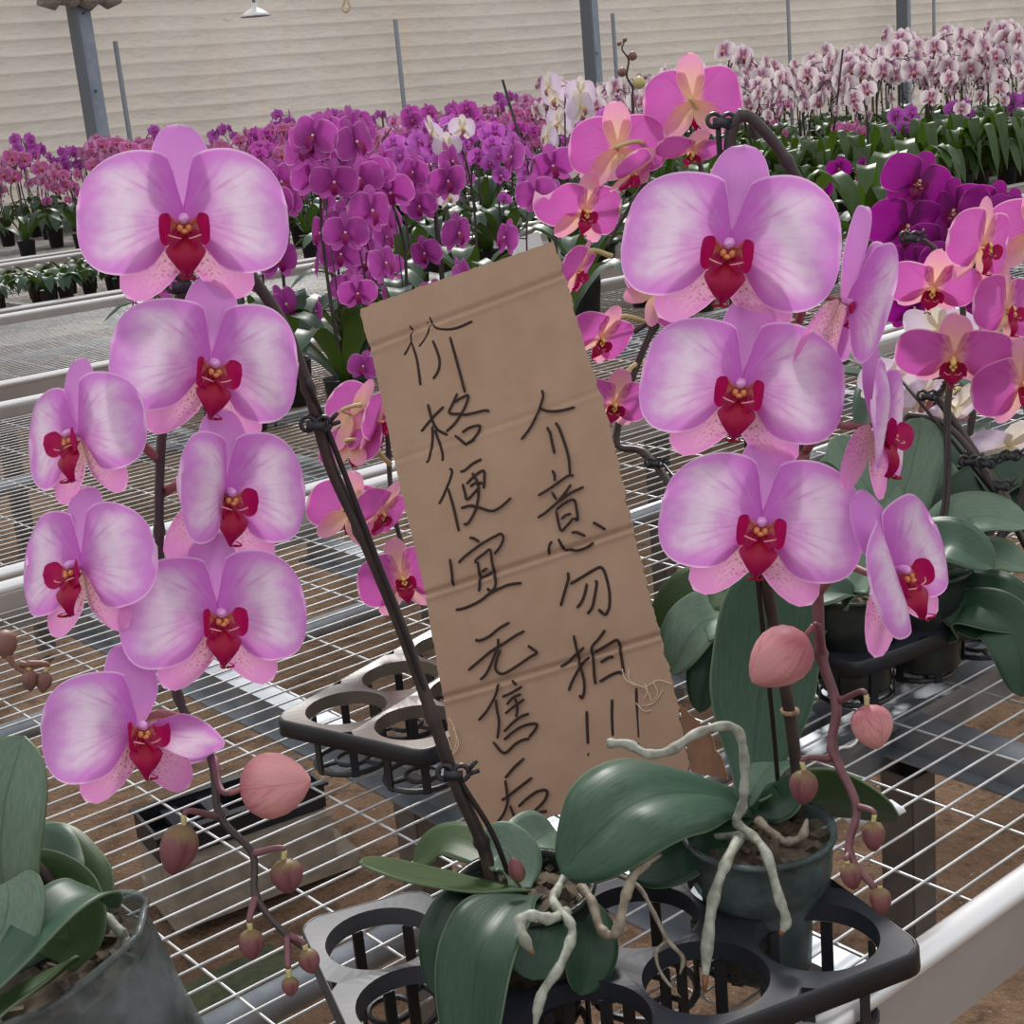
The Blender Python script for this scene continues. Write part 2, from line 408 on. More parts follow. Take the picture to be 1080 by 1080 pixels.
# ------------------------------------------------------------------ orchid flower pieces (unit: flower width 1; x across, z up, -y towards who looks at its face)
def blade(mb, L, half, ang, base=(0, 0, 0), nu=12, nv=9, curve=None, mat=0, mirror=False, vflip=False):
    """a petal-like blade lying along direction ang (degrees in the x-z plane); half(u)->(upper half width, lower half width); curve(u,v)->y"""
    a = radians(ang); d = Vector((cos(a), 0, sin(a))); c = Vector((-sin(a), 0, cos(a)))
    P = []; UV = []
    for i in range(nu):
        u = .5-.5*cos(pi*i/(nu-1)); u = .75*u+.25*(i/(nu-1)) if i else 0
        up, lo = half(min(u, 1.0)); row = []; ur = []
        for j in range(nv):
            v = -1+2*j/(nv-1)
            w = up if v > 0 else lo
            # round the tip: rows near the end arc forward in the middle
            x = u*L
            p = Vector(base)+d*x+c*(v*w)
            p.y += curve(u, v) if curve else 0
            if mirror: p.x = -p.x
            row.append(p); ur.append((u, .5+.5*v))
        P.append(row); UV.append(ur)
    mb.grid(P, UV, mat, flip=mirror)
def sup(u, p=2.2, warp=1.0, w0=0.0):
    t = abs(2*(u**warp)-1)
    return max(0.0, 1-t**p)**(1/p)
def ss(x, a, b):
    t = max(0, min(1, (x-a)/(b-a))); return t*t*(3-2*t)

def petal_mb(seed, fold=0.0, droop=0.0, nu=20, nv=15):
    R = random.Random(seed); ph = R.uniform(0, 6); am = R.uniform(.010, .018)
    mb = MB()
    def half(u):
        w = .315*sup(u, 2.3, 1.35)*(.5+.5*ss(u, 0, .3))
        wu = .305*sup(u, 2.3, .76)*(.42+.58*ss(u, 0, .2))
        return wu*(1.0+.05*sin(3*u+ph)), w*(1.0+.05*cos(3*u+ph))
    def curve(u, v):
        y = .07*u*u + .035*abs(v)**2.2*sin(pi*min(1, u*1.05)) - .05*sin(pi*u)
        y += am*sin(4*v+ph)*u + am*sin(7*u+ph)*abs(v)**3
        y += fold*(v*.5)**1*u + droop*u*u
        return y
    blade(mb, .515, half, 7, nu=nu, nv=nv, curve=curve)
    return mb
def dorsal_mb(seed, nu=15, nv=9):
    R = random.Random(seed+50); mb = MB(); k = R.uniform(-.02, .02)
    def half(u):
        w = .152*sup(u, 2.4, .8)*(.55+.45*ss(u, 0, .45)); return w, w
    blade(mb, .47, half, 90, base=(0, .022, 0), nu=nu, nv=nv, curve=lambda u, v: .05*u*u+.03*v*v*sin(pi*u)+k*v*u-.02*sin(pi*u))
    return mb
def lateral_mb(seed, nu=10, nv=7):
    R = random.Random(seed+90); mb = MB()
    def half(u):
        w = .125*sup(u, 2.2, .8)*(.5+.5*ss(u, 0, .4)); return w, w*1.06
    blade(mb, .46, half, -52, base=(.015, .03, -.01), nu=nu, nv=nv, curve=lambda u, v: .03*u*u+.03*v*v*sin(pi*u)-.02*sin(pi*u))
    return mb
def mirrored(mb):
    m = MB(); m.v = [Vector((-p.x, p.y, p.z)) for p in mb.v]; m.uv = list(mb.uv); m.m = list(mb.m)
    m.f = [f[::-1] for f in mb.f]; return m
def lip_mb(n=10):
    """side lobes cupped upwards, an arrow-shaped midlobe with two curled tendrils, and the callus: materials lobe, lip, callus"""
    mb = MB()
    for sgn in (1, -1):
        P = []; UV = []
        for i in range(n):
            u = i/(n-1); row = []; ur = []
            for j in range(7):
                v = -1+2*j/6
                w = .078*sup(u, 2.2, .8)*(.5+.5*ss(u, 0, .4))
                cx = .018+.092*sin(u*1.45); cy = -.035-.085*u-.02*u*u; cz = -.035-.055*u+.045*u*u
                p = Vector((cx+(.012*v*v), cy-.055*v*v*(1-u*.4)*.7, cz+v*w))
                p.x *= sgn; row.append(p); ur.append((u, .5+.5*v))
            P.append(row); UV.append(ur)
        mb.grid(P, UV, 0, flip=(sgn < 0))
    P = []; UV = []                    # the throat between the side lobes
    for i in range(7):
        u = i/6
        P.append([Vector(((-1+2*j/6)*(.03+.055*sin(pi*min(1, .15+u*.75))), -.045-.03*u-.025*((-1+2*j/6)**2), -.005-.135*u)) for j in range(7)]); UV.append([(.12+.5*u, j/6) for j in range(7)])
    mb.grid(P, UV, 0)
    P = []; UV = []
    for i in range(13):
        u = i/12; row = []; ur = []
        w = .02+.075*ss(u, .12, .45) if u < .45 else .095*(1-((u-.45)/.55)**1.3)+.006
        for j in range(7):
            v = -1+2*j/6
            y = -.045-.16*sin(u*1.5)+.02*u+.10*u*u*u; z = -.05-.245*u
            row.append(Vector((v*w, y+.05*abs(v)*(1-.4*u), z+.012*abs(v)))); ur.append((u, .5+.5*v))
        P.append(row); UV.append(ur)
    mb.grid(P, UV, 1)
    for sgn in (1, -1):
        pts = [Vector((sgn*(.006+.03*sin(t*2.6)), -.105+.02*t-.045*sin(t*3), -.288-.012*t+.035*t*t)) for t in [k/8 for k in range(9)]]
        mb.tube(pts, [.008*(1-.75*k/8) for k in range(9)], 5, 1)
    for sgn in (1, -1):
        mb.lathe((sgn*.020, -.085, -.045), [(0, -.02), (.014, -.014), (.017, 0), (.012, .014), (0, .018)], 8, mat=2)
    for sgn in (1, -1):
        mb.tube(smooth_path([Vector((sgn*.018, -.128, -.098)), Vector((sgn*.045, -.140, -.092)), Vector((sgn*.078, -.118, -.080))], 4), [.003, .0075, .008, .0045], 6, 3)
    mb.lathe((0, -.105, -.062), [(0, -.014), (.016, -.008), (.018, 0), (.01, .01), (0, .012)], 8, mat=2)
    return mb
def column_mb():
    mb = MB()
    pts = [Vector((0, .02, -.005)), Vector((0, -.02, .004)), Vector((0, -.055, .006)), Vector((0, -.085, -.004)), Vector((0, -.098, -.022))]
    mb.tube(smooth_path(pts, 3), [.015, .017, .018, .020, .021, .023, .025, .027, .027, .026, .023, .018, .010], 10)
    return mb
ME = {}
def flower_meshes(kd, mp=None, ms=None, ml=None, lows=None, lobe=None, callus=None, col=None):
    mp = mp or M[kd+'_p']; ms = ms or M[kd+'_s']; ml = ml or M[kd+'_l']; callus = callus or M[kd+'_c']; col = col or M[kd+'_c']
    out = {}
    for s in (1, 2, 3):
        pm = petal_mb(s)
        out['petal', 1, s] = pm.mesh('petal', [mp]); out['petal', -1, s] = mirrored(petal_mb(s+7)).mesh('petal', [mp])
        out['dorsal', 0, s] = dorsal_mb(s).mesh('sepal', [ms])
        lm = lateral_mb(s); out['lat', 1, s] = lm.mesh('sepal', [lows or ms]); out['lat', -1, s] = mirrored(lateral_mb(s+4)).mesh('sepal', [lows or ms])
    f = petal_mb(3, fold=-.5, droop=.16); out['petal', 1, 'fold'] = f.mesh('petal', [mp]); out['petal', -1, 'fold'] = mirrored(petal_mb(5, fold=-.5, droop=.16)).mesh('petal', [mp])
    out['lip'] = lip_mb().mesh('lip', [lobe or ml, ml, callus, M['lip_edge']])
    out['column'] = column_mb(); out['colmat'] = col
    ME[kd] = out
flower_meshes('lilac', M['petal'], M['sepal'], M['lip'], M['lowsepal'], M['lobe'], M['callus'], M['column'])
flower_meshes('candy'); flower_meshes('plum'); flower_meshes('pale')

def frame_at(px, py, d, yw=0, pt=0, rl=0):
    f = ray(px, py); p = CAM+f*d
    x = (RT-f*RT.dot(f)).normalized(); z = x.cross(f).normalized()
    B = Matrix(((x.x, f.x, z.x), (x.y, f.y, z.y), (x.z, f.z, z.z)))
    Rm = B @ Matrix.Rotation(radians(yw), 3, 'Z') @ Matrix.Rotation(radians(-pt), 3, 'X') @ Matrix.Rotation(radians(rl), 3, 'Y')
    return p, Rm
def flower(parent, kd, px, py, d, w, yw=0, pt=0, rl=0, stem=None, v=None, lp=None, rp=None, lsc=1, rsc=1, pedmat=None, ra=0, la=0, open_=0, rop=0, lop=0, rtw=0, label=None, lipsc=1.0, sag=.35):
    """one flower as a part of its plant: column and pedicel, with sepals, petals and lip as its sub-parts"""
    p, Rm = frame_at(px, py, d, yw, pt, rl)
    s = w*d/FPX
    Mw = Matrix.Translation(p) @ Rm.to_4x4() @ Matrix.Scale(s, 4)
    me = ME[kd]; v = v or random.randint(1, 3)
    mb = MB(); mb.v = [Mw @ q for q in me['column'].v]; mb.f = list(me['column'].f); mb.uv = list(me['column'].uv); mb.m = [0]*len(mb.f)
    if stem is not None:
        b0 = Mw @ Vector((0, .03, -.005)); b1 = Mw @ Vector((0, .16, -.01)); e = Vector(stem)
        mid = b1.lerp(e, .5)+Vector((0, 0, (b1-e).length*sag*.5))
        mb.tube(smooth_path([b0, b1, mid, e], 5), [.0016, .0030], 7, 1)
    fl = part('flower', mb, [me['colmat'], pedmat or M['pedicel']], parent, M=Mw, label=label)
    rot = lambda a, sc=1.0: Matrix.Rotation(radians(-a), 4, 'Y') @ Matrix.Scale(sc, 4)
    place('sepal', me['dorsal', 0, v], fl, Matrix())
    place('sepal', me['lat', 1, v], fl, Matrix()); place('sepal', me['lat', -1, v], fl, Matrix())
    place('petal', me['petal', 1, rp or v], fl, Matrix.Rotation(radians(rop), 4, 'Z') @ rot(ra, rsc) @ Matrix.Rotation(radians(rtw), 4, 'X')); place('petal', me['petal', -1, lp or v], fl, Matrix.Rotation(radians(-lop), 4, 'Z') @ rot(la, lsc))
    place('lip', me['lip'], fl, Matrix.Scale(lipsc, 4))
    return fl

# ------------------------------------------------------------------ leaves, buds, stems, pots
def leaf_grid(mb, spine, width, nh, fold=.25, cup=0.0, nv=9, prof=None, mat=0, n=12, tipw=.0):
    S = smooth_path(spine, n); k = len(S)
    P = []; UV = []
    for i, c in enumerate(S):
        u = i/(k-1)
        t = (S[min(i+1, k-1)]-S[max(i-1, 0)]).normalized()
        h = nh(u) if callable(nh) else nh
        s = t.cross(h)
        if s.length < 1e-4: s = t.cross(Vector((.2, .5, .9)))
        s.normalize(); nn = s.cross(t).normalized()
        if prof: w = width*prof(u)
        else: w = width*.5*(.42+.58*ss(u, 0, .45))*max(tipw*0, (1-max(0, (u-.55)/.45)**2.6))**.6
        row = []; ur = []
        for j in range(nv):
            v = -1+2*j/(nv-1)
            row.append(c+s*(v*w)+nn*(fold*abs(v)*w+cup*v*v*w)); ur.append((u, .5+.5*v))
        P.append(row); UV.append(ur)
    mb.grid(P, UV, mat, flip=True)
def leaf(parent, pts, width, nh, mat='leaf', fold=.25, cup=0, thick=.0016, prof=None, label=None):
    mb = MB(); leaf_grid(mb, pts, width, nh, fold, cup, prof=prof)
    return solid(part('leaf', mb, M[mat], parent, label=label), thick)
def P3(*a):                     # list of (px, py, d) to points
    return [at(*q) for q in a]
def bud_mb(mb, c, axis, L, r, mat=0, open_=0.0, n=18):
    ax = Vector(axis).normalized(); x = ax.cross(Vector((.3, .2, .9))).normalized(); y = ax.cross(x)
    prof = [(r*.15, 0), (r*.5, L*.05), (r*.78, L*.14), (r*.95, L*.27), (r, L*.42), (r*.93, L*.58), (r*.76, L*.73), (r*.5, L*.87), (r*.24, L*.96), (0.0001, L)]
    P = []; UV = []
    for i, (rr, z) in enumerate(prof):
        row = []; ur = []
        for k in range(n):
            a = 2*pi*k/n; f = 1-.18*abs(cos(1.5*a))**14*(.4+.6*i/9)
            row.append(Vector(c)+x*(rr*f*cos(a))+y*(rr*f*sin(a))+ax*z); ur.append((z/L*.9, (3*k/n) % 1.0))
        P.append(row); UV.append(ur)
    mb.grid(P, UV, mat, wrap=True, flip=True)
def bud(parent, px, py, d, lpx, rpx, axis2, stem=None, mat='budred', sag=.6, tipmat='pedgreen', label=None, back=0.0):
    """a flower bud hanging on its own stalk; axis2 = direction base->tip in the picture plane (right, up), px/py = base"""
    k = d/FPX; b = at(px, py, d); ax = RT*axis2[0]+UP*axis2[1]+FW*back
    mb = MB(); bud_mb(mb, b, ax, lpx*k, rpx*k)
    if stem is not None:
        e = Vector(stem); m1 = b-ax.normalized()*((b-e).length*.35); 
        V = smooth_path([b+ax.normalized()*.001, m1, e], 6); mb.tube(V[:5], [.0015, .0016], 6, 1); mb.tube(V[4:], [.0016, .0023], 6, 2)
    return part('bud', mb, [M[mat], M[tipmat], M['rachis' if mat != 'budbrown' else 'budbrown']], parent, label=label)
def clip_part(parent, c, r=.009, ax=None):
    mb = MB(); c = Vector(c); a, b = RT, (ax or UP)
    nrm = FW
    for k in (-1, 1):
        ring = [c+a*(r*.6*k)+(a*cos(t)+b*sin(t))*r*.55 for t in [2*pi*i/12 for i in range(12)]]
        mb.tube(ring+[ring[0]], r*.2, 5)
    mb.box(c-b*r*.2, r*1.4, r*.5, r*.7, (a, nrm, b))
    mb.tube([c+a*r*1.1+b*r*.2, c+a*r*1.7+b*r*.9], r*.18, 5); mb.tube([c+a*r*1.1-b*r*.1, c+a*r*1.9+b*r*.2], r*.18, 5)
    return part('clip', mb, M['black'], parent)
def pot_parts(parent, c, rt, rb, h, mat='pot', bark=True, crumple=0.0, ax=None):
    """c = bottom centre of the pot"""
    c = Vector(c); mb = MB(); t = .0012
    def mod(a, z): return 1+crumple*(.5*sin(3*a+1)+.3*sin(7*a+4*z)+.2*sin(11*a-3*z))*z
    prof = [(rb*.2, 0.001), (rb*.95, .001), (rb, .004)]+[(rb+(rt-rb)*(.3*k/9+.7*ss(k/9, .44, .72)), .004+(h-.008)*k/9) for k in range(1, 10)]+[(rt+.003, h-.003), (rt+.003, h), (rt-t, h), (rt-t-.001, h-.005)]
    mb.lathe(c, prof, 32, ax=ax, mod=mod if crumple else None)
    po = part('pot', mb, M[mat], parent)
    if bark:
        m2 = MB(); R = random.Random(int(c.x*1e4)); hh = h*.86
        prof = [(rb*.3, .004), (rb*.9, .004)]+[((rb+(rt-rb)*(.3*k/9*.86+.7*ss(k/9*.86, .44, .72)))*.955, .006+(hh-.006)*k/9) for k in range(1, 10)]
        m2.lathe(c, prof, 28, ax=ax, mod=(lambda a, z: mod(a, z)*(1+.015*sin(9*a+6*z))) if crumple else (lambda a, z: 1+.015*sin(9*a+6*z)))
        az = ax[2] if ax else Vector((0, 0, 1)); a0 = ax[0] if ax else Vector((1, 0, 0)); a1 = ax[1] if ax else Vector((0, 1, 0))
        rr = prof[-1][0]
        m2.lathe(c+az*(hh-.0), [(rr, 0), (rr*.8, .004), (rr*.5, .003), (rr*.2, .006), (.0005, .005)], 28, ax=ax)
        for k in range(46):
            a = R.uniform(0, 2*pi); q = rr*sqrt(R.random())*.9; s = R.uniform(.004, .011)
            p = c+a0*(q*cos(a))+a1*(q*sin(a))+az*(hh+.004)
            e = Matrix.Rotation(R.uniform(0, 3), 3, Vector((R.random(), R.random(), R.random())).normalized())
            m2.box(p, s*1.5, s, s*.6, tuple(e @ Vector(q2) for q2 in ((1, 0, 0), (0, 1, 0), (0, 0, 1))))
        part('potting_bark', m2, M['bark'], po, smooth=False)
    return po
def root(parent, pts, r, mat='root', tip=False):
    r *= .82; S = smooth_path(pts, 7); R = random.Random(len(pts)*7+int(pts[0].x*1e4))
    rr = [r*(1+.14*sin(i*.9+R.random())+R.uniform(-.07, .07))*(1 if i < len(S)-4 else .8-.15*(i-len(S)+4)) for i in range(len(S))]
    mb = MB(); mb.tube(S, rr, 8)
    if tip: 
        k = len(S)-3; mb.tube(S[k:], [x*1.05 for x in rr[k:]], 8, 1)
    return part('root', mb, [M[mat], M['roottip']], parent)
def stem_part(parent, pts, r0, r1, mat='stem', name='flower_stem', nodes=True):
    S = smooth_path(pts, 8); n = len(S); mb = MB()
    rad = [r0+(r1-r0)*i/(n-1) for i in range(n)]
    if nodes:
        for i in range(n):
            if i % 16 == 8: rad[i] *= 1.35
    mb.tube(S, rad, 9)
    return part(name, mb, M[mat], parent)

# ------------------------------------------------------------------ tray of round cells
def tray(label, o, ex, ey, nx, ny, pitch=.085, r=.0404, ztop=None, depth=.062, mat='tray', loc=None, cells=True, skirt=.016, margin=.006):
    """o = top corner, ex, ey = unit directions of its sides in the top plane (level)"""
    o = Vector(o); ex = Vector(ex).normalized(); ey = Vector(ey).normalized(); ez = ex.cross(ey)
    if ez.z < 0: ez = -ez
    W, Hh = nx*pitch+2*margin, ny*pitch+2*margin
    root_ = thing('pot_tray', label, 'plant tray', o+ex*W/2+ey*Hh/2-ez*depth)
    mb = MB(); N = 40
    for i in range(nx):
        for j in range(ny):
            c = o+ex*(margin+pitch*(i+.5))+ey*(margin+pitch*(j+.5))
            x0 = -pitch/2-(margin if i == 0 else 0); x1 = pitch/2+(margin if i == nx-1 else 0)
            y0 = -pitch/2-(margin if j == 0 else 0); y1 = pitch/2+(margin if j == ny-1 else 0)
            inner = []; outer = []; down = []
            for k in range(N):
                a = 2*pi*k/N; ca, sa = cos(a), sin(a)
                tx = (x1 if ca > 0 else -x0)/max(abs(ca), 1e-6); ty = (y1 if sa > 0 else -y0)/max(abs(sa), 1e-6)
                tt = min(tx, ty); qx, qy = ca*tt, sa*tt
                # rounded corners of the whole tray
                crn = .016
                for (cx, cy, on) in ((x0, y0, i == 0 and j == 0), (x1, y0, i == nx-1 and j == 0), (x0, y1, i == 0 and j == ny-1), (x1, y1, i == nx-1 and j == ny-1)):
                    if on:
                        sx = 1 if cx < 0 else -1; sy = 1 if cy < 0 else -1
                        kx, ky = cx+sx*crn, cy+sy*crn
                        if (qx-kx)*sx < 0 and (qy-ky)*sy < 0:
                            dv = Vector((qx-kx, qy-ky)); dv = dv.normalized()*crn; qx, qy = kx+dv.x, ky+dv.y
                outer.append(c+ex*qx+ey*qy); inner.append(c+ex*(r*ca)+ey*(r*sa)-ez*.001); down.append(c+ex*(r*.97*ca)+ey*(r*.97*sa)-ez*.014)
            mb.grid([[down[k] for k in range(N)], [inner[k] for k in range(N)], [outer[k] for k in range(N)]], None, 0, wrap=True)
    part('top_plate', mb, M[mat], root_, smooth=False)
    # skirt round the rim
    mb = MB(); cr = .016; loop = []
    for (cx, cy, a0) in ((W-cr, Hh-cr, 0), (cr, Hh-cr, 90), (cr, cr, 180), (W-cr, cr, 270)):
        for k in range(6):
            a = radians(a0+18*k); loop.append(o+ex*(cx+cr*cos(a))+ey*(cy+cr*sin(a)))
    mb.grid([[p for p in loop], [p-ez*.002+(p-(o+ex*W/2+ey*Hh/2)).normalized()*.0022 for p in loop], [p-ez*skirt+(p-(o+ex*W/2+ey*Hh/2)).normalized()*.003 for p in loop], [p-ez*skirt for p in loop]], None, 0, wrap=True)
    solid(part('rim', mb, M['black'], root_), .0015)
    for i in range(nx):
        for j in range(ny):
            c = o+ex*(margin+pitch*(i+.5))+ey*(margin+pitch*(j+.5)); mb = MB()
            for k in range(6):
                a = 2*pi*(k+.25)/6; u = ex*cos(a)+ey*sin(a); t = ex*-sin(a)+ey*cos(a)
                mb.box(c+u*(r*.93)-ez*((depth+.014)/2), .0022, .008, depth-.014, (u, t, ez))
            ring = [c+(ex*cos(2*pi*k/24)+ey*sin(2*pi*k/24))*(r*.9)-ez*(depth-.003) for k in range(25)]
            mb.tube(ring, .0028, 6, caps=False)
            rin = [c+(ex*cos(2*pi*k/16)+ey*sin(2*pi*k/16))*(r*.4)-ez*(depth-.003) for k in range(17)]
            mb.tube(rin, .0022, 6, caps=False)
            for k in range(3):
                a = 2*pi*k/3; u = ex*cos(a)+ey*sin(a)
                mb.tube([c+u*(r*.4)-ez*(depth-.003), c+u*(r*.9)-ez*(depth-.003)], .0022, 5)
            part('cell', mb, M['black'], root_, smooth=False)
    return root_
# ------------------------------------------------------------------ the setting
mb = MB(); R = random.Random(3)
nx, ny = 150, 90
mb.grid([[Vector((-4+24*i/(nx-1), -2+12.6*j/(ny-1), .02*noise.noise(Vector((i*.35, j*.35, 0)))+.012*noise.noise(Vector((i*.9, j*.9, 3)))-.02)) for j in range(ny)] for i in range(nx)])
struct('floor', mb, M['soil'], True)
WY = 10.0
mb = MB(); zs = []
k = 0; z = -.02
while z < 3.5:
    for q, b in ((0, .0), (.08, .010), (.25, .014), (.5, .015), (.75, .011), (.94, .004)):
        zs.append((z+q*.105, b))
    z += .105
xs = [-1.5+22*i/160 for i in range(161)]
mb.grid([[Vector((x, WY-b*(1+.5*noise.noise(Vector((x*.8, zz*2, 0))))-.03*noise.noise(Vector((x*.7, zz*.5, 7))), zz+.012*noise.noise(Vector((x*1.3, zz*.9, 2))))) for (zz, b) in zs] for x in xs], None, 0)
struct('wall_back', mb, M['fabric'], True)

def label_thing(o, l, c): o['label'] = l; o['category'] = c
# steel posts along the wall
for (px, lab) in ((84, 'grey steel greenhouse post at the pale wall above the topmost open lilac flower'), (622, 'grey steel greenhouse post rising behind the pale lilac orchids'), (953, 'grey steel greenhouse post behind the white speckled orchids')):
    x = aty(px, 20, 9.78).x
    t = thing('steel_post', lab, 'post', (x, 9.78, 0))
    mb = MB(); mb.box((x+.012, 9.78, 1.7), .105, .09, 3.4); part('post_body', mb, M['post'], t, False)
    mb = MB(); mb.box((x-.055, 9.76, 1.7), .02, .13, 3.4); part('flange', mb, M['postd'], t, False)
    mb = MB()
    for zz in (1.0, 1.6, 2.1, 2.25): mb.lathe((x+.01, 9.733, zz), [(0, 0), (.009, 0), (.009, .006), (0, .008)], 8, ax=(Vector((1, 0, 0)), Vector((0, 0, 1)), Vector((0, -1, 0))))
    part('bolts', mb, M['postd'], t)
for (px, py, top, lab) in ((130, 100, 43, 'thin steel rod on the wall just beside the thick post above the lilac flowers'), (424, 90, 20, 'thin steel rod on the wall above the magenta orchids'), (649, 60, 14, 'thin steel rod on the wall next to the post behind the pale lilac orchids'),
                           (833, 60, -30, 'thin steel rod on the wall between the two far posts'), (985, 30, -30, 'thin steel rod on the wall above the white speckled orchids')):
    p = aty(px, py, 9.9); zt = aty(px, top, 9.9).z
    mb = MB(); mb.tube([Vector((p.x, 9.9, 0)), Vector((p.x, 9.9, zt))], .018, 8)
    single('wall_rod', mb, M['rod'], lab, 'rod', (p.x, 9.9, 0))
# lamps hanging under the roof
for (px, py, lab) in ((269, 13, 'white enamel pendant lamp hanging in front of the pale wall, whole shade visible'), (456, -9, 'pendant lamp at the top edge with only its shade rim showing')):
    p = at(px, py, 8.6)
    t = thing('pendant_lamp', lab, 'lamp', p)
    mb = MB(); k = 8.6/FPX
    mb.lathe(p-Vector((0, 0, .022)), [(15*k, 0), (15.3*k, .003), (13*k, .014), (9*k, .03), (4*k, .045), (3*k, .05), (3*k, .07), (.0005, .072)], 28)
    part('lamp_shade', mb, M['lamp'], t)
    mb = MB(); mb.tube([p+Vector((0, 0, .045)), p+Vector((0, 0, 1.2))], .008, 8); part('stem', mb, M['galv'], t)
p0 = at(365, 10, 8.8); kk = 8.8/FPX
pts = [p0+RT*(x*kk)+UP*(y*kk) for x, y in ((-2, 45), (-1.5, 12), (-3.5, 2), (0, -2.5), (3.5, 3), (1.5, 12), (0, 45))]
mb = MB(); mb.tube(smooth_path(pts, 8), .0075, 6); single('hanging_rope', mb, M['rope'], 'pale rope loop hanging down over the wall between the two lamps', 'rope', p0)
p0 = aty(40, -7, 9.7); p1 = aty(126, -7, 9.7)
mb = MB(); ns = 24
for i in range(1): 
    pts = [p0.lerp(p1, t/ns) + Vector((0, 0, .02*sin(t*1.7))) for t in range(ns+1)]
    mb.tube(pts, [.06+.035*abs(sin(t*.55)) for t in range(ns+1)], 12)
single('fabric_roll', mb, M['fabric'], 'bundled cream wall fabric tied at the top of a post', 'rolled fabric', p0)

# ------------------------------------------------------------------ benches
def bench(lab, X0, X1, Y0, Y1, xoff, dy=.028, dx=.1141, near=False):
    t = thing('rolling_bench', lab, 'bench', ((X0+X1)/2, (Y0+Y1)/2, 0))
    mb = MB(); rw = .0013
    y = Y0+.03
    while y < Y1-.02:
        mb.tube([Vector((X0+.02, y, ZB-rw)), Vector(((X0+X1)/2, y, ZB-rw)), Vector((X1-.02, y, ZB-rw))], rw, 5, caps=False); y += dy
    k = math.ceil((X0+.03-xoff)/dx); x = xoff+k*dx
    while x < X1-.02:
        mb.tube([Vector((x, Y0+.02, ZB-3*rw)), Vector((x, (Y0+Y1)/2, ZB-3*rw)), Vector((x, Y1-.02, ZB-3*rw))], rw, 5, caps=False); x += dx
    part('wire_mesh', mb, M['wire'], t)
    for (y, s) in ((Y0, 1), (Y1, -1)):
        r = part('side_rail', _rail(X0, X1, y, s), [M['face']], t, False)
        mb = MB(); mb.tube([Vector((X0, y+s*.006, ZB+.026)), Vector(((X0+X1)/2, y+s*.006, ZB+.026)), Vector((X1, y+s*.006, ZB+.026))], .0115, 12, flat=(Vector((0, 0, 1)), .75)); part('lip', mb, M['alu'], r)
    for (x, s) in ((X0, 1), (X1, -1)):
        mb = MB(); mb.box((x+s*.01, (Y0+Y1)/2, ZB-.008), .006, Y1-Y0-.02, .07); part('end_rail', mb, M['face'], t, False)
    for y in ((Y0+.25, Y1-.45) if not near else (.945, 1.655)):
        mb = MB(); mb.tube([Vector((X0+.05, y, ZB-.06)), Vector((X1-.05, y, ZB-.06))], .015, 14); part('support_tube', mb, M['galv'], t)
    xs = [x for x in ((.78, 1.17, 2.4, 3.9) if near else (X0+.5, X0+1.7, X0+2.9, X0+4.3, X0+5.7)) if X0 < x < X1]
    for x in xs:
        mb = MB(); ya, yb = Y0+.02, Y1-.02
        mb.box((x, (ya+yb)/2, ZB-.03), .034, yb-ya, .003); mb.box((x-.016, (ya+yb)/2, ZB-.045), .003, yb-ya, .03); mb.box((x+.016, (ya+yb)/2, ZB-.045), .003, yb-ya, .03)
        mb.box((x-.026, (ya+yb)/2, ZB-.059), .02, yb-ya, .003); mb.box((x+.026, (ya+yb)/2, ZB-.059), .02, yb-ya, .003)
        part('cross_bar', mb, M['galv'], t, False)
    return t
def _rail(X0, X1, y, s):
    mb = MB(); cx = (X0+X1)/2; L = X1-X0
    mb.box((cx, y+s*.002, ZB-.008), L, .004, .062); mb.box((cx, y+s*.024, ZB+.004), L, .003, .03); mb.box((cx, y+s*.016, ZB-.010), L, .018, .003); mb.box((cx, y+s*.013, ZB+.0195), L, .022, .003)
    return mb
def leg(t, p, w=.036):
    mb = MB(); h = .004
    top = ZB-.075; zc = top/2
    mb.box((p.x-w/2, p.y, zc), h, w, top); mb.box((p.x+w/2, p.y, zc), h, w, top); mb.box((p.x, p.y-w/2, zc), w, h, top); mb.box((p.x, p.y+w/2, zc), w, h, top)
    return part('leg', mb, M['legs'], t, False)
bA = bench('aluminium-edged wire bench holding the cardboard sign and the lilac orchids', -.25, 5.2, .525, 1.96, .4216, near=True)
bB = bench('wire bench just beyond the sign bench, half bare, with magenta orchids on it', -.25, 5.6, 2.015, 3.35, .30)
bC = bench('wire bench with grey rails, third back from the cardboard sign', .6, 8.6, 3.63, 5.04, .35)
bD = bench('far wire bench carrying the flowerless striped foliage plants', .6, 10.8, 5.20, 7.10, .35, dy=.056, dx=.2282)
bE = bench('farthest wire bench along the pale fabric wall', 1.2, 14.5, 7.30, 9.3, .35, dy=.056, dx=.2282)
for q in ((957, 808, .668), (441, 838, .668)): leg(bA, atz(*q))
leg(bA, Vector((3.1, 1.66, 0))); leg(bA, Vector((2.35, .95, 0))); leg(bA, Vector((2.0, 1.7, 0)))
leg(bA, Vector((.42, 1.66, 0)))
mb = MB(); mb.box((1.75, .865, ZB-.052), 1.42, .045, .045); mb.box((1.75, .838, ZB-.03), 1.42, .012, .008); part('carrier_beam', mb, M['galv'], bA, False)
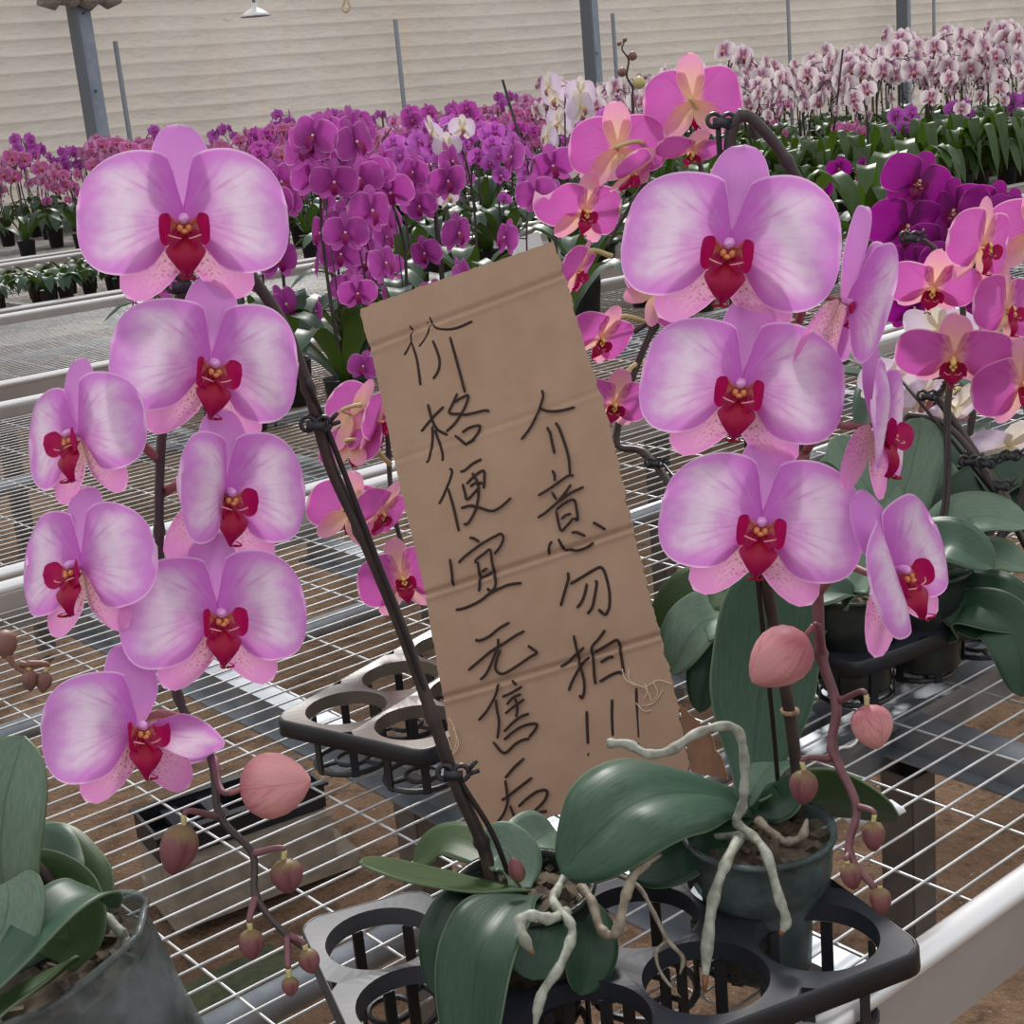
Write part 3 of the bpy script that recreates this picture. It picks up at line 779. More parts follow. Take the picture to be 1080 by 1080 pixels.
for b, pts in ((bB, ((.6, 2.2), (2.2, 2.2), (3.8, 2.2), (.6, 3.1), (2.2, 3.1), (3.8, 3.1))), (bC, ((1.4, 3.8), (3.4, 3.8), (5.4, 3.8), (7.6, 3.8), (1.4, 4.8), (3.4, 4.8), (5.4, 4.8), (7.6, 4.8))), (bD, ((1.4, 5.5), (5, 5.5), (9, 5.5), (1.4, 6.9), (5, 6.9), (9, 6.9))), (bE, ((2, 7.6), (7, 7.6), (12, 7.6), (2, 9.1), (7, 9.1), (12, 9.1)))):
    for (x, y) in pts: leg(b, Vector((x, y, 0)))

# things on the ground under the near bench
p = atz(248, 882, .09)
dx_ = (atz(330, 850, .09)-atz(170, 905, .09)); dx_.z = 0; dx_.normalize(); dy_ = Vector((-dx_.y, dx_.x, 0))
mb = MB(); mb.box(p+Vector((0, 0, -.03))-dy_*.01, .31, .17, .115, (dx_, dy_, Vector((0, 0, 1)))); mb.box(p+Vector((.02, 0, -.075)), .36, .2, .03, (dx_, dy_, Vector((0, 0, 1))))
single('concrete_block', mb, M['concrete'], 'pale concrete block on the soil under the wire bench', 'block', Vector((p.x, p.y, 0)), False)
t = thing('plastic_trough', 'black plastic trough lying on the pale concrete block under the bench', 'trough', p+Vector((0, 0, .03)))
ez = Vector((0, 0, 1)); mb = MB(); c = p+Vector((0, 0, .055))
mb.box(c-ez*.02, .31, .12, .006, (dx_, dy_, ez))
for s in (1, -1):
    mb.box(c+dy_*(.06*s), .32, .006, .05, (dx_, dy_, ez)); mb.box(c+dx_*(.157*s), .006, .12, .05, (dx_, dy_, ez)); mb.box(c+dy_*(.066*s)+ez*.025, .33, .018, .005, (dx_, dy_, ez))
part('trough_body', mb, M['black'], t, False)
mb = MB()
for k in (-.1, -.03, .05): mb.box(c+dx_*k+ez*.01, .03, .115, .012, (dx_, dy_, ez))
part('ribs', mb, M['tray'], t, False)
# moss on the soil
mb = MB(); mo = atz(225, 1062, .0); P = []
for i in range(14):
    row = []
    for j in range(14):
        q = Vector(((i/13-.5)*.34, (j/13-.5)*.22, 0)); h = max(0, 1-(q.x/.17)**2-(q.y/.11)**2)
        row.append(mo+q+Vector((0, 0, -.012+.022*h+.012*h*noise.noise(Vector((i*1.1, j*1.1, 0))))))
    P.append(row)
mb.grid(P); o = struct('moss_patch', mb, M['moss'], True); o['kind'] = 'stuff'; o['label'] = 'dark green moss patch on the soil under the bench'; o['category'] = 'moss'

# ------------------------------------------------------------------ black pot trays on the near bench
ez = Vector((0, 0, 1))
zt = ZB+.066
A2 = Vector((-.96, .27, 0)).normalized(); B2 = Vector((.27, .96, 0)).normalized()
o = atz(976, 999, zt+.008)
TR = tray('black tray of round cells that holds the two lilac orchid pots', o, A2, B2, 3, 2, ztop=zt)
e1 = (atz(370, 1080, zt)-atz(320, 972, zt)); e1.z = 0; e1.normalize(); e2 = Vector((-e1.y, e1.x, 0))
if e2.dot(RT) < 0: e2 = -e2
TL = tray('black tray of round cells, mostly empty, under the hanging lilac buds', atz(316, 972, zt), e1, e2, 3, 1, pitch=.082, r=.0388, ztop=zt, mat='traygrey')
zt3 = ZB+.060
o3 = atz(289, 757, zt3); f1 = atz(462, 795, zt3)-o3; f1.z = 0; f1.normalize(); f2 = Vector((-f1.y, f1.x, 0))
if f2.dot(FW) < 0: f2 = -f2
TM = tray('dusty black tray of empty round cells behind the cardboard sign', o3, f1, f2, 2, 3, pitch=.0865, r=.0398, ztop=zt3, depth=.058, mat='traylit')

# ------------------------------------------------------------------ the cardboard sign
SN = Vector((.726, .472, -.5)).normalized()          # points away from the camera
SP = atz(495, 890, ZB+.004)
def onsign(px, py, off=0.0):
    r = ray(px, py); t = (SP-CAM).dot(SN)/r.dot(SN)
    return CAM+r*t-SN*off
tl, tr, bl, br = (378, 326), (583, 254), (494, 888), (728, 815)
Lx = [(378, 326), (392, 372), (417, 489), (449, 627), (467, 736), (480, 812), (494, 888)]
Rx = [(583, 254), (598, 300), (613, 356), (640, 436), (667, 556), (696, 670), (714, 738), (728, 815)]
def along(pl_, t):
    seg = [((pl_[i+1][0]-pl_[i][0])**2+(pl_[i+1][1]-pl_[i][1])**2)**.5 for i in range(len(pl_)-1)]
    L = sum(seg)*t
    for i, s in enumerate(seg):
        if L <= s or i == len(seg)-1:
            f = L/s; return (pl_[i][0]+(pl_[i+1][0]-pl_[i][0])*f, pl_[i][1]+(pl_[i+1][1]-pl_[i][1])*f)
        L -= s
sign = thing('cardboard_sign', 'brown cardboard sign with handwritten black Chinese characters leaning on the wire bench', 'sign', SP)
creases = [(387, 368, 590, 290, .8), (417, 486, 632, 412, .25), (449, 627, 664, 557, 1.0), (467, 736, 695, 670, .9)]
R = random.Random(11); NI, NJ = 320, 50
rg = lambda n, f, a, s: [a*(noise.noise(Vector((i*f, s, 0)))+.6*noise.noise(Vector((i*f*3.1, s, 4)))) for i in range(n+1)]
rag_l = rg(NI, .09, 1.0, 1); rag_r = rg(NI, .13, 2.6, 2); rag_t = rg(NJ, .35, 1.8, 3)
def crease_off(px, py):
    h = 0
    for (x0, y0, x1, y1, s) in creases:
        L = ((x1-x0)**2+(y1-y0)**2)**.5; d = ((px-x0)*(y1-y0)-(py-y0)*(x1-x0))/L
        h -= .0034*s*math.exp(-(d/2.6)**2); h += .0016*s*math.exp(-((d+5)/3)**2)
    return h
front = []; back = []; UVs = []
for i in range(NI+1):
    t = i/NI; a = along(Lx, t); b = along(Rx, t); rf = []; rb_ = []; ur = []
    for j in range(NJ+1):
        s = j/NJ; px = a[0]+(b[0]-a[0])*s; py = a[1]+(b[1]-a[1])*s
        if j == 0: px += rag_l[i]
        if j == NJ: px += rag_r[i]
        if i == 0: py += rag_t[j]
        if i < 3 and j < 3: px += (3-i)*.6
        wob = .0012*sin(s*5+t*4)+.0007*sin(t*23)
        rf.append(onsign(px, py, crease_off(px, py)+wob)); rb_.append(onsign(px, py, wob)+SN*.004)
        ur.append((s, t*2.1))
    front.append(rf); back.append(rb_); UVs.append(ur)
mb = MB(); mb.grid(front, UVs, 0, flip=False)
mb.grid(back, UVs, 2, flip=True)
edge = lambda F, B: mb.grid([F, B], None, 1)
edge([r[0] for r in front], [r[0] for r in back]); edge([r[-1] for r in back], [r[-1] for r in front])
edge(back[0], front[0]); edge(front[-1], back[-1])
part('board', mb, [M['board'], M['boardedge'], M['boardback']], sign)
STR = [
 ((410, 320), [[(243,258),(285,315),(265,370),(262,440),(240,500),(185,595)], [(262,440),(290,520),(330,660),(368,935)], [(475,160),(490,240),(450,350),(405,430),(352,498)], [(440,216),(455,220)], [(490,240),(560,290),(690,302),(810,275),(958,208)], [(507,428),(555,545),(585,660),(570,770),(512,865)], [(703,388),(760,590),(820,810),(875,1020)]]),
 ((430, 400), [[(235,290),(285,470),(340,570),(400,610),(460,638)], [(415,315),(290,440),(160,600)], [(285,540),(290,680),(265,850),(240,935),(215,950)], [(315,580),(375,750),(405,860),(403,935)], [(572,165),(520,280),(480,385),(600,400),(680,405),(880,360),(935,372)], [(535,265),(620,215),(695,190),(670,290),(620,390),(540,510),(445,600)], [(545,645),(680,755)], [(625,610),(700,560),(780,535),(830,540),(800,620),(750,690),(680,740)], [(690,735),(770,690)]]),
 ((450, 470), [[(270,262),(295,300),(270,400),(235,480),(195,580),(148,668)], [(250,490),(310,700),(372,975)], [(390,300),(440,285),(530,210),(630,158)], [(415,440),(440,530),(465,615),(530,560),(590,490)], [(460,440),(560,340),(655,290),(662,400),(655,490)], [(500,470),(560,430),(640,430)], [(525,315),(580,410),(598,500),(590,620),(560,740),(510,840),(465,895),(425,895)], [(395,715),(500,688),(590,705),(740,748),(830,715),(900,660),(968,598)]]),
 ((460, 550), [[(385,185),(440,200),(495,238)], [(260,475),(340,395),(520,260),(690,165),(740,145),(772,190),(735,290),(668,375)], [(162,430),(185,590),(193,725)], [(460,480),(460,440),(550,370),(620,325),(640,450),(665,580),(685,680),(670,760),(630,795),(585,765)], [(480,460),(495,580),(505,700),(493,800)], [(520,575),(590,535)], [(520,640),(640,570)], [(230,1010),(340,985),(500,910),(620,820),(750,755),(850,720),(980,703)]]),
 ((480, 640), [[(235,378),(290,385),(400,335),(510,245),(625,182)], [(155,725),(280,620),(420,505),(560,420),(680,340),(795,278)], [(495,365),(495,450),(460,540),(400,690),(340,790),(290,832)], [(522,490),(480,600),(465,700),(510,760),(580,755),(720,670),(850,580),(935,528),(890,485),(835,445)]]),
 ((490, 710), [[(395,125),(370,220),(330,310),(260,430),(165,540)], [(362,305),(375,420),(398,560),(380,745)], [(548,85),(598,140)], [(435,272),(540,225),(662,153)], [(485,360),(560,280),(650,243)], [(470,462),(570,380),(685,298)], [(568,265),(600,350),(605,430),(590,500)], [(455,668),(560,560),(650,495),(740,462)], [(455,760),(560,670),(680,600),(820,578),(810,640),(740,730)], [(330,785),(455,910),(580,810),(660,765),(745,745)]]),
 ((500, 780), [[(575,215),(460,320),(360,440)], [(360,465),(380,600),(385,720),(340,850),(270,945)], [(318,690),(380,655),(520,545),(665,435)], [(415,755),(445,830),(480,920)], [(512,765),(600,680),(710,600),(800,575),(840,600),(810,690),(740,770),(650,850),(535,932)], [(535,932),(620,885),(720,835),(835,815)]]),
 ((540, 400), [[(345,128),(360,190),(335,290),(280,430),(205,570),(110,692)], [(330,335),(400,365),(500,370),(600,355),(720,323)], [(403,550),(440,620),(460,720),(490,850)], [(500,500),(540,560),(600,720),(650,900),(665,1080)]]),
 ((550, 490), [[(355,70),(380,120),(385,190)], [(195,358),(330,275),(450,190),(540,130),(600,128)], [(350,318),(405,405)], [(568,230),(500,330),(420,425)], [(190,608),(280,550),(420,430),(560,330),(715,258)], [(400,530),(430,680),(460,755),(530,690),(600,610)], [(400,520),(500,440),(600,405),(630,500),(645,630),(605,612)], [(460,625),(510,580),(570,565)], [(355,880),(325,920),(310,1020)], [(425,850),(460,920),(495,965),(560,970),(640,985),(740,955),(800,920),(825,890)], [(575,780),(630,775),(730,818)], [(820,662),(890,700),(960,745)]]),
 ((570, 580), [[(318,258),(320,340),(280,480),(235,640)], [(345,390),(480,310),(640,215),(705,208),(750,300),(790,480),(790,640),(765,710),(735,738),(665,680)], [(533,385),(510,500),(470,600),(420,662)], [(630,350),(645,390),(620,540),(595,650),(540,732)]]),
 ((580, 650), [[(275,220),(310,380),(350,560),(390,720),(395,850),(370,930),(340,900)], [(130,580),(250,480),(395,355)], [(220,850),(260,740),(350,580),(450,465)], [(632,158),(560,260),(480,360),(500,500),(510,680),(525,775)], [(510,410),(640,340),(765,272),(800,350),(820,480),(845,640)], [(580,528),(680,470),(730,467)], [(570,748),(680,680),(780,640),(845,655)]]),
 ((600, 710), [[(207,432),(213,620),(222,805)], [(218,920),(232,930)], [(497,300),(495,480),(505,715)], [(770,175),(780,400),(800,735)], [(790,810),(806,806)]]),
]
for (ox, oy), ss_ in STR:
    mb = MB()
    for st in ss_:
        pts = [(ox+x/10.8, oy+y/10.8) for x, y in st]
        V = [Vector((x, y, 0)) for x, y in pts]; V = smooth_path(V, 5) if len(V) > 2 else [V[0].lerp(V[1], k/3) for k in range(4)]
        V = [onsign(q.x, q.y, crease_off(q.x, q.y)+.0012+.0004) for q in V]
        n = len(V); mb.tube(V, [.00125*(.75 if k in (0, n-1) else 1) for k in range(n)], 6, flat=(-SN, .35))
    part('handwriting', mb, M['ink'], sign)
mb = MB()
for pts in ([(657,706),(660,716),(668,722),(682,727),(688,740)], [(664,706),(665,718),(680,725),(695,718),(710,722)], [(678,745),(690,742),(700,728)], [(672,742),(680,750),(688,750)], [(681,722),(684,730),(680,738)], [(690,720),(694,733),(681,748)], [(475,758),(480,768),(482,785),(475,800)], [(472,775),(477,790),(474,802)], [(480,768),(485,785),(478,798)]):
    V = smooth_path([onsign(x, y, .002+.003*R.random()) for x, y in pts], 5); mb.tube(V, .0005, 5)
part('torn_fibres', mb, M['fibre'], sign)
# a strip of the board folded back from its lower corner
a0, a1 = onsign(716, 742), onsign(729, 814); k1 = at(748, 772, 1.30); k2 = at(768, 822, 1.325); mb = MB(); F = []; B = []
for i in range(9):
    t = i/8; f = []; b = []
    for j in range(7):
        s = j/6; q = a0.lerp(a1, t).lerp(k1.lerp(k2, t)+RT*(R.uniform(-.002, .002) if j == 6 else 0), s); f.append(q); b.append(q+SN*.004)
    F.append(f); B.append(b)
mb.grid(F, None, 0); mb.grid(B, None, 0, flip=True)
for A_, B_ in (([r[-1] for r in B], [r[-1] for r in F]), (B[0], F[0]), (F[-1], B[-1])): mb.grid([A_, B_], None, 1)
part('folded_flap', mb, [M['boardback'], M['boardedge']], sign, False)

# litter on the bench
mb = MB(); c = at(918, 822, 1.29); c.z = ZB+.012; P = []
for i in range(10):
    row = []
    for j in range(16):
        a = 2*pi*j/16; e = pi*i/9; rr = 1+.25*noise.noise(Vector((i*.9, j*.9, 5)))
        row.append(c+RT*(.026*sin(e)*cos(a)*rr)+UP*(.004*cos(a)*sin(e))-(RT*.3-FW)*.016*sin(e)*sin(a)*rr+ez*(.011*cos(e)*rr))
    P.append(row)
mb.grid(P, None, 0, wrap=True)
single('crumpled_tissue', mb, M['tissue'], 'small crumpled white tissue on the wires behind the wide olive leaf', 'tissue', c)
mb = MB(); V = [atz(x, y, ZB+.004) for x, y in ((879, 797), (886, 789), (897, 787), (904, 780), (903, 772), (907, 779), (910, 774))]
mb.tube(smooth_path(V, 6), .0015, 6); single('string_scrap', mb, M['string'], 'scrap of white string lying on the wires below a drooping pink bud', 'string', V[0])
for (px, py, nm) in ((136, 429, 0), (151, 431, 1)):
    q = atz(px, py, ZB+.004); mb = petal_mb(4, nu=8, nv=7); m2 = MB()
    mb.v = [q+Vector((v.x*.07, v.z*.07, v.y*.05+.004)) for v in mb.v]
    single('fallen_petal', mb, M['magenta_p'], ['fallen magenta petal on the bare bench, farther from the stake', 'fallen magenta petal on the bare bench, beside another petal and nearer the stake'][nm], 'petal', q)
# ------------------------------------------------------------------ the two lilac orchids in front
TC = -FW                       # towards the camera
UPZ = Vector((0, 0, 1))
# --- lilac orchid whose spike hangs over the empty bench
pc = atz(556, 1003, ZB+.066); pc.z = ZB+.016
L = thing('potted_orchid', 'lilac orchid with seven open flowers and a long dark stake crossing the sign edge', 'orchid', pc)
pot_parts(L, pc, .047, .033, .10, 'potdark')
stem_part(L, P3((520, 935, 1.03), (508, 888, 1.02), (482, 830, 1.0), (456, 755, .98), (420, 655, .965), (380, 560, .95), (348, 490, .94), (325, 410, .925), (300, 345, .915), (264, 291, .905), (232, 262, .905), (205, 275, .905), (188, 320, .905), (178, 400, .905), (170, 470, .90), (168, 560, .89), (172, 640, .885), (188, 735, .875), (222, 798, .865), (232, 860, .86), (266, 900, .855), (270, 945, .85), (300, 984, .845), (323, 1000, .845)), .0048, .0017, 'stem')
mb = MB(); mb.tube(smooth_path(P3((545, 950, 1.03), (520, 880, 1.01), (474, 800, .99), (420, 650, .957), (352, 470, .935), (322, 400, .918)), 8), .0019, 7); part('stake', mb, M['stake'], L)
clip_part(L, at(478, 815, .985), .009); clip_part(L, at(333, 447, .925), .008); clip_part(L, at(192, 300, .90), .008)
# flowers: (px, py, d, width, yaw, pitch, roll)
def att(i): return at(*i)
flower(L, 'lilac', 194, 232, .868, 206, 0, 4, -1, att((193, 300, .905)), v=1, label='wide open lilac flower at the top of the spike')
flower(L, 'lilac', 222, 384, .862, 196, 18, 2, 6, att((178, 400, .905)), v=2)
flower(L, 'lilac', 238, 520, .855, 190, 24, 2, 2, att((172, 520, .90)), v=3, rp=1, lop=-46)
flower(L, 'lilac', 230, 648, .845, 192, 14, 4, -3, att((172, 650, .885)), v=1, lp=2)
flower(L, 'lilac', 145, 766, .84, 184, 22, 2, -6, att((200, 760, .872)), v=2, rop=14, ra=-34, rtw=72, rsc=.98)
flower(L, 'lilac', 82, 458, .86, 170, -50, 2, -10, att((168, 485, .90)), v=3)
flower(L, 'lilac', 84, 597, .855, 178, -46, 3, -6, att((166, 600, .888)), v=1)
bud(L, 257, 832, .835, 74, 34, (.95, .16), at(226, 800, .863), 'bud', .3, 'pedicel', back=-.25, label='half-open rosy bud')
bud(L, 194, 870, .85, 52, 20, (-.25, -1), at(232, 862, .86), 'budred')
bud(L, 299, 906, .85, 36, 17, (.2, -1), at(266, 901, .855), 'budred')
bud(L, 264, 980, .845, 31, 13, (.05, -1), at(270, 945, .85), 'budred')
bud(L, 322, 1001, .84, 26, 11, (.35, -1), at(306, 987, .845), 'budred')
bud(L, 305, 1030, .84, 20, 9, (.1, -1), at(303, 987, .845), 'budred')
# leaves
leaf(L, P3((552, 938, 1.02), (500, 936, 1.0), (440, 926, .985), (378, 910, .975)), .046, (UPZ+TC*-.12-RT*.1), 'leafo', .12)
leaf(L, P3((540, 930, 1.04), (505, 898, 1.07), (470, 888, 1.09), (436, 912, 1.10)), .036, (TC*.3+UPZ), 'leafo', .15)
leaf(L, P3((548, 938, 1.02), (546, 916, 1.03), (530, 896, 1.035), (505, 892, 1.04)), .038, (TC*.8+UPZ*.6+RT*.3), 'leafp', .3)
leaf(L, P3((560, 940, 1.03), (552, 910, 1.06), (564, 888, 1.08), (584, 874, 1.10)), .046, (TC+UPZ*.2-RT*.2), 'leafp', .25)
leaf(L, P3((556, 945, 1.01), (534, 958, .975), (512, 990, .95), (500, 1040, .94), (498, 1150, .94)), .050, (TC*.8+UPZ*.5-RT*.25), 'leafd', .28)
leaf(L, P3((520, 940, 1.02), (480, 950, 1.0), (462, 985, .985), (460, 1050, .985)), .028, (RT*-.5+TC*.55+UPZ*.2), 'leafd', .2)
leaf(L, P3((580, 955, 1.01), (574, 975, .975), (566, 1005, .965), (562, 1034, .965)), .040, (TC+UPZ*.35), 'leaf', .12)
leaf(L, P3((590, 955, 1.02), (612, 965, 1.0), (620, 1000, .985), (612, 1050, .985)), .042, (TC*.8+RT*.5+UPZ*.2), 'leafd', .2)
mb = MB(); q = at(549, 930, .99); bud_mb(mb, q, UP-RT*.35, .017, .0055); part('new_shoot', mb, M['budred'], L)
root(L, P3((613, 935, 1.0), (625, 953, .985), (634, 981, .975), (650, 983, .97), (660, 945, .965), (672, 918, .965), (697, 901, .97)), .0042, 'roottan')
root(L, P3((602, 915, 1.01), (588, 938, .985), (584, 952, .97), (600, 971, .95), (603, 988, .945), (590, 1020, .935), (571, 1050, .935), (563, 1090, .935)), .0037, 'root')
root(L, P3((598, 962, .97), (580, 969, .945), (563, 966, .94), (549, 970, .935), (552, 988, .93), (562, 1006, .93)), .0044, 'root', True)
root(L, P3((640, 918, 1.02), (672, 934, 1.01), (688, 960, 1.0), (703, 990, .995), (720, 1010, .995), (717, 1028, .995)), .0019, 'roottan')
root(L, P3((703, 992, .995), (692, 1005, .99), (698, 1028, .99), (718, 1052, .99)), .0014, 'roottan')
root(L, P3((650, 915, 1.06), (620, 930, 1.04), (612, 942, 1.02)), .0045, 'roottan')

# --- lilac orchid standing in the tray
pc2 = atz(803, 945, ZB+.066); pc2.z = ZB+.012
Rr = thing('potted_orchid', 'lilac orchid with six open flowers and a tall upright leaf, in the clear pot', 'orchid', pc2)
dpc = (pc2-CAM).length
pot_parts(Rr, pc2, .0505, .033, .106, 'pot', ax=None)
stem_part(Rr, P3((838, 880, 1.10), (842, 835, 1.08), (834, 760, 1.05), (822, 690, 1.02), (806, 600, .98), (798, 500, .95), (786, 400, .93), (772, 250, .915), (770, 150, .91), (782, 122, .91), (800, 132, .912), (830, 170, .915), (862, 235, .92), (858, 290, .92), (842, 335, .92), (836, 420, .92), (850, 490, .92), (860, 560, .92), (864, 640, .92), (868, 700, .92), (882, 745, .918), (878, 790, .915), (903, 850, .91), (896, 900, .905), (930, 945, .90)), .0046, .0019, 'stem')
M2 = stem_part(Rr, P3((862, 622, .9195), (866, 690, .9195), (882, 745, .9175), (878, 790, .9145), (903, 850, .9095), (896, 900, .9045), (930, 945, .8995)), .0037, .0021, 'rachis', name='spike_tip')
mb = MB(); mb.tube(smooth_path(P3((823, 858, 1.09), (815, 760, 1.05), (800, 620, .985), (786, 450, .945), (766, 260, .915), (757, 128, .908)), 8), .0017, 7); part('stake', mb, M['stake'], Rr)
clip_part(Rr, at(761, 127, .907), .0072)
mb = MB(); mb.tube([at(833, 748, 1.046), at(833, 752, 1.047)], .0066, 10); part('tie', mb, M['boardedge'], Rr)
flower(Rr, 'lilac', 770, 258, .862, 219, -3, 3, 6, att((850, 300, .92)), v=2, label='largest open lilac flower of the plant, at the top')
flower(Rr, 'lilac', 782, 406, .856, 206, -2, 4, 7, att((842, 340, .92)), v=3)
flower(Rr, 'lilac', 803, 552, .85, 207, 2, 4, 7, att((850, 480, .92)), v=1)
flower(Rr, 'lilac', 893, 318, .885, 205, 72, -16, 8, att((842, 340, .92)), v=2, lop=-46, lipsc=.42)
flower(Rr, 'lilac', 926, 448, .875, 188, 68, 0, 8, att((848, 478, .92)), v=3, lop=-26)
flower(Rr, 'lilac', 943, 602, .86, 190, 50, 3, -24, att((863, 625, .92)), v=1, lop=-34)
bud(Rr, 850, 670, .90, 74, 31, (-.75, -.66), at(868, 695, .92), 'bud', .3, 'pedicel', label='large rosy striped bud')
bud(Rr, 914, 744, .90, 46, 22, (.25, -1), at(884, 740, .918), 'bud', label='drooping dull pink bud')
bud(Rr, 848, 812, .905, 36, 15, (-.02, -1), at(877, 800, .914), 'budred')
bud(Rr, 921, 866, .90, 31, 12, (.02, -1), at(902, 850, .91), 'budred')
bud(Rr, 894, 910, .90, 28, 11, (.25, -1), at(896, 900, .905), 'budred')
bud(Rr, 928, 936, .895, 28, 11, (.05, -1), at(926, 940, .90), 'budred')
# leaves
leaf(Rr, P3((782, 846, 1.10), (742, 838, 1.05), (704, 838, 1.01), (668, 849, .985), (630, 879, .975), (592, 920, .985)), .080, lambda u: (TC*.75+UPZ*.9-RT*(.1+.2*u)), 'leaf', .50, -.50, label='large glossy leaf arching over the sign corner')
leaf(Rr, P3((785, 856, 1.09), (745, 875, 1.06), (705, 900, 1.05), (662, 915, 1.06)), .050, (TC*.5+UPZ*.4-RT*.1), 'leafd', .15)
leaf(Rr, P3((790, 850, 1.10), (795, 790, 1.115), (802, 715, 1.12), (812, 640, 1.115), (822, 590, 1.11)), .080, (TC+UPZ*.1+RT*.08), 'leaf', .28, prof=lambda u: .5*(.30+.70*ss(u, 0, .5))*(1-max(0, (u-.6)/.4)**2.4)**.6, label='tall upright leaf')
leaf(Rr, P3((798, 858, 1.09), (835, 846, 1.10), (885, 842, 1.10), (948, 860, 1.09)), .074, (UPZ*.6-TC*.65+RT*.0), 'leafo', .10, label='wide olive leaf seen from beneath')
leaf(Rr, P3((788, 850, 1.10), (800, 825, 1.10), (815, 808, 1.11), (838, 798, 1.12)), .040, (TC*.4+UPZ-RT*.6), 'leafp', .3)
leaf(Rr, P3((795, 860, 1.09), (815, 850, 1.08), (830, 842, 1.075), (842, 818, 1.07)), .030, (TC*.6-RT*.5+UPZ*.4), 'leafd', .3)
root(Rr, P3((640, 784, .99), (662, 785, .99), (682, 795, .985), (706, 792, .99), (732, 775, 1.0), (760, 766, 1.01), (778, 771, 1.015), (785, 798, 1.02), (785, 830, 1.025), (783, 850, 1.03), (777, 867, 1.035), (792, 880, 1.035), (808, 900, 1.005), (821, 945, .992), (829, 970, .99), (823, 986, .99)), .0040, 'root', True)
root(Rr, P3((780, 884, 1.035), (768, 905, 1.005), (754, 942, .99), (747, 985, .985), (743, 1046, .985)), .0047, 'root', True)
root(Rr, P3((798, 864, 1.06), (816, 880, 1.055), (830, 888, 1.055), (846, 882, 1.055), (851, 864, 1.06)), .0038, 'roottan')
root(Rr, P3((752, 884, 1.06), (775, 881, 1.05), (797, 886, 1.05)), .0034, 'root')
root(Rr, P3((745, 858, 1.07), (760, 853, 1.065), (782, 858, 1.07)), .0028, 'root')

# --- the plant at the corner of the frame
pc3 = atz(40, 1150, ZB)
pc3 = Vector((pc3.x, pc3.y, ZB))
N = thing('potted_orchid', 'orchid without open flowers in a scuffed clear pot, cut off by the frame corner', 'orchid', pc3)
cN = at(52, 1006, .985)
zN = (UPZ*.93-RT*.30-FW*.05).normalized(); xN = (RT-zN*RT.dot(zN)).normalized(); yN = zN.cross(xN)
bN = cN-zN*.125
pot_parts(N, bN, .060, .058, .125, 'potnear', crumple=.10, ax=(xN, yN, zN))
stem_part(N, P3((108, 1002, 1.0), (70, 950, .985), (30, 905, .97), (5, 878, .965), (-30, 835, .955), (-60, 780, .95), (-70, 700, .945), (-40, 660, .94), (-8, 665, .935)), .0046, .0026, 'stem')
mb = MB(); mb.tube(P3((100, 1000, .995), (8, 893, .96), (-40, 838, .955)), .0018, 7); part('stake', mb, M['stake'], N)
clip_part(N, at(12, 884, .955), .008)
stem_part(N, P3((-8, 665, .935), (6, 688, .93), (16, 702, .93), (30, 710, .93), (44, 712, .93)), .0022, .0014, 'budbrown', name='spike_tip', nodes=False)
bud(N, 4, 664, .93, 30, 12, (.1, -1), None, 'budbrown'); bud(N, 30, 706, .93, 22, 8, (.1, -1), at(20, 700, .93), 'budbrown'); bud(N, 48, 708, .93, 22, 8, (-.15, -1), at(28, 700, .93), 'budbrown')
leaf(N, P3((30, 985, .97), (4, 930, .94), (6, 850, .91), (26, 776, .90)), .064, (TC-RT*.3+UPZ*.2), 'leafp', .2, prof=lambda u: .5*(.5+.5*ss(u, 0, .5))*(1-max(0, (u-.6)/.4)**2.6)**.6)
leaf(N, P3((50, 1010, .98), (30, 960, 1.0), (20, 920, 1.02), (10, 890, 1.04)), .085, (TC+RT*.1+UPZ*.3), 'leafd', .15)
leaf(N, P3((95, 1005, 1.0), (70, 960, 1.02), (40, 920, 1.04), (10, 880, 1.06)), .075, (TC*.7+RT*.4+UPZ*.3), 'leafo', .2)
leaf(N, P3((60, 1015, .97), (75, 985, .97), (55, 955, .98), (20, 945, .985), (-25, 950, .98)), .060, (TC+UPZ*.4), 'leafo', .15)
leaf(N, P3((-40, 1075, .90), (18, 1012, .90), (62, 962, .91), (94, 944, .925), (116, 956, .945)), .040, lambda u: (UPZ*(.5+.4*u)+TC*.6-RT*(.75-.7*u)), 'leaf', .3)
leaf(N, P3((-30, 990, .93), (0, 985, .92), (10, 950, .915), (8, 930, .92)), .050, (TC-RT*.2+UPZ*.2), 'leafp', .2)
leaf(N, P3((-40, 1105, .89), (0, 1070, .90), (45, 1040, .92), (82, 1012, .95)), .026, (UPZ*.7+TC*.5-RT*.5), 'leafo', .4)
root(N, P3((98, 962, .985), (112, 968, .98), (126, 982, .975), (133, 992, .975), (128, 1004, .97)), .0042, 'root')

# ------------------------------------------------------------------ orchids in the middle distance
def base_under(px, py, d, dxy=(0, 0)):
    p = at(px, py, d); return Vector((p.x+dxy[0], p.y+dxy[1], ZB))
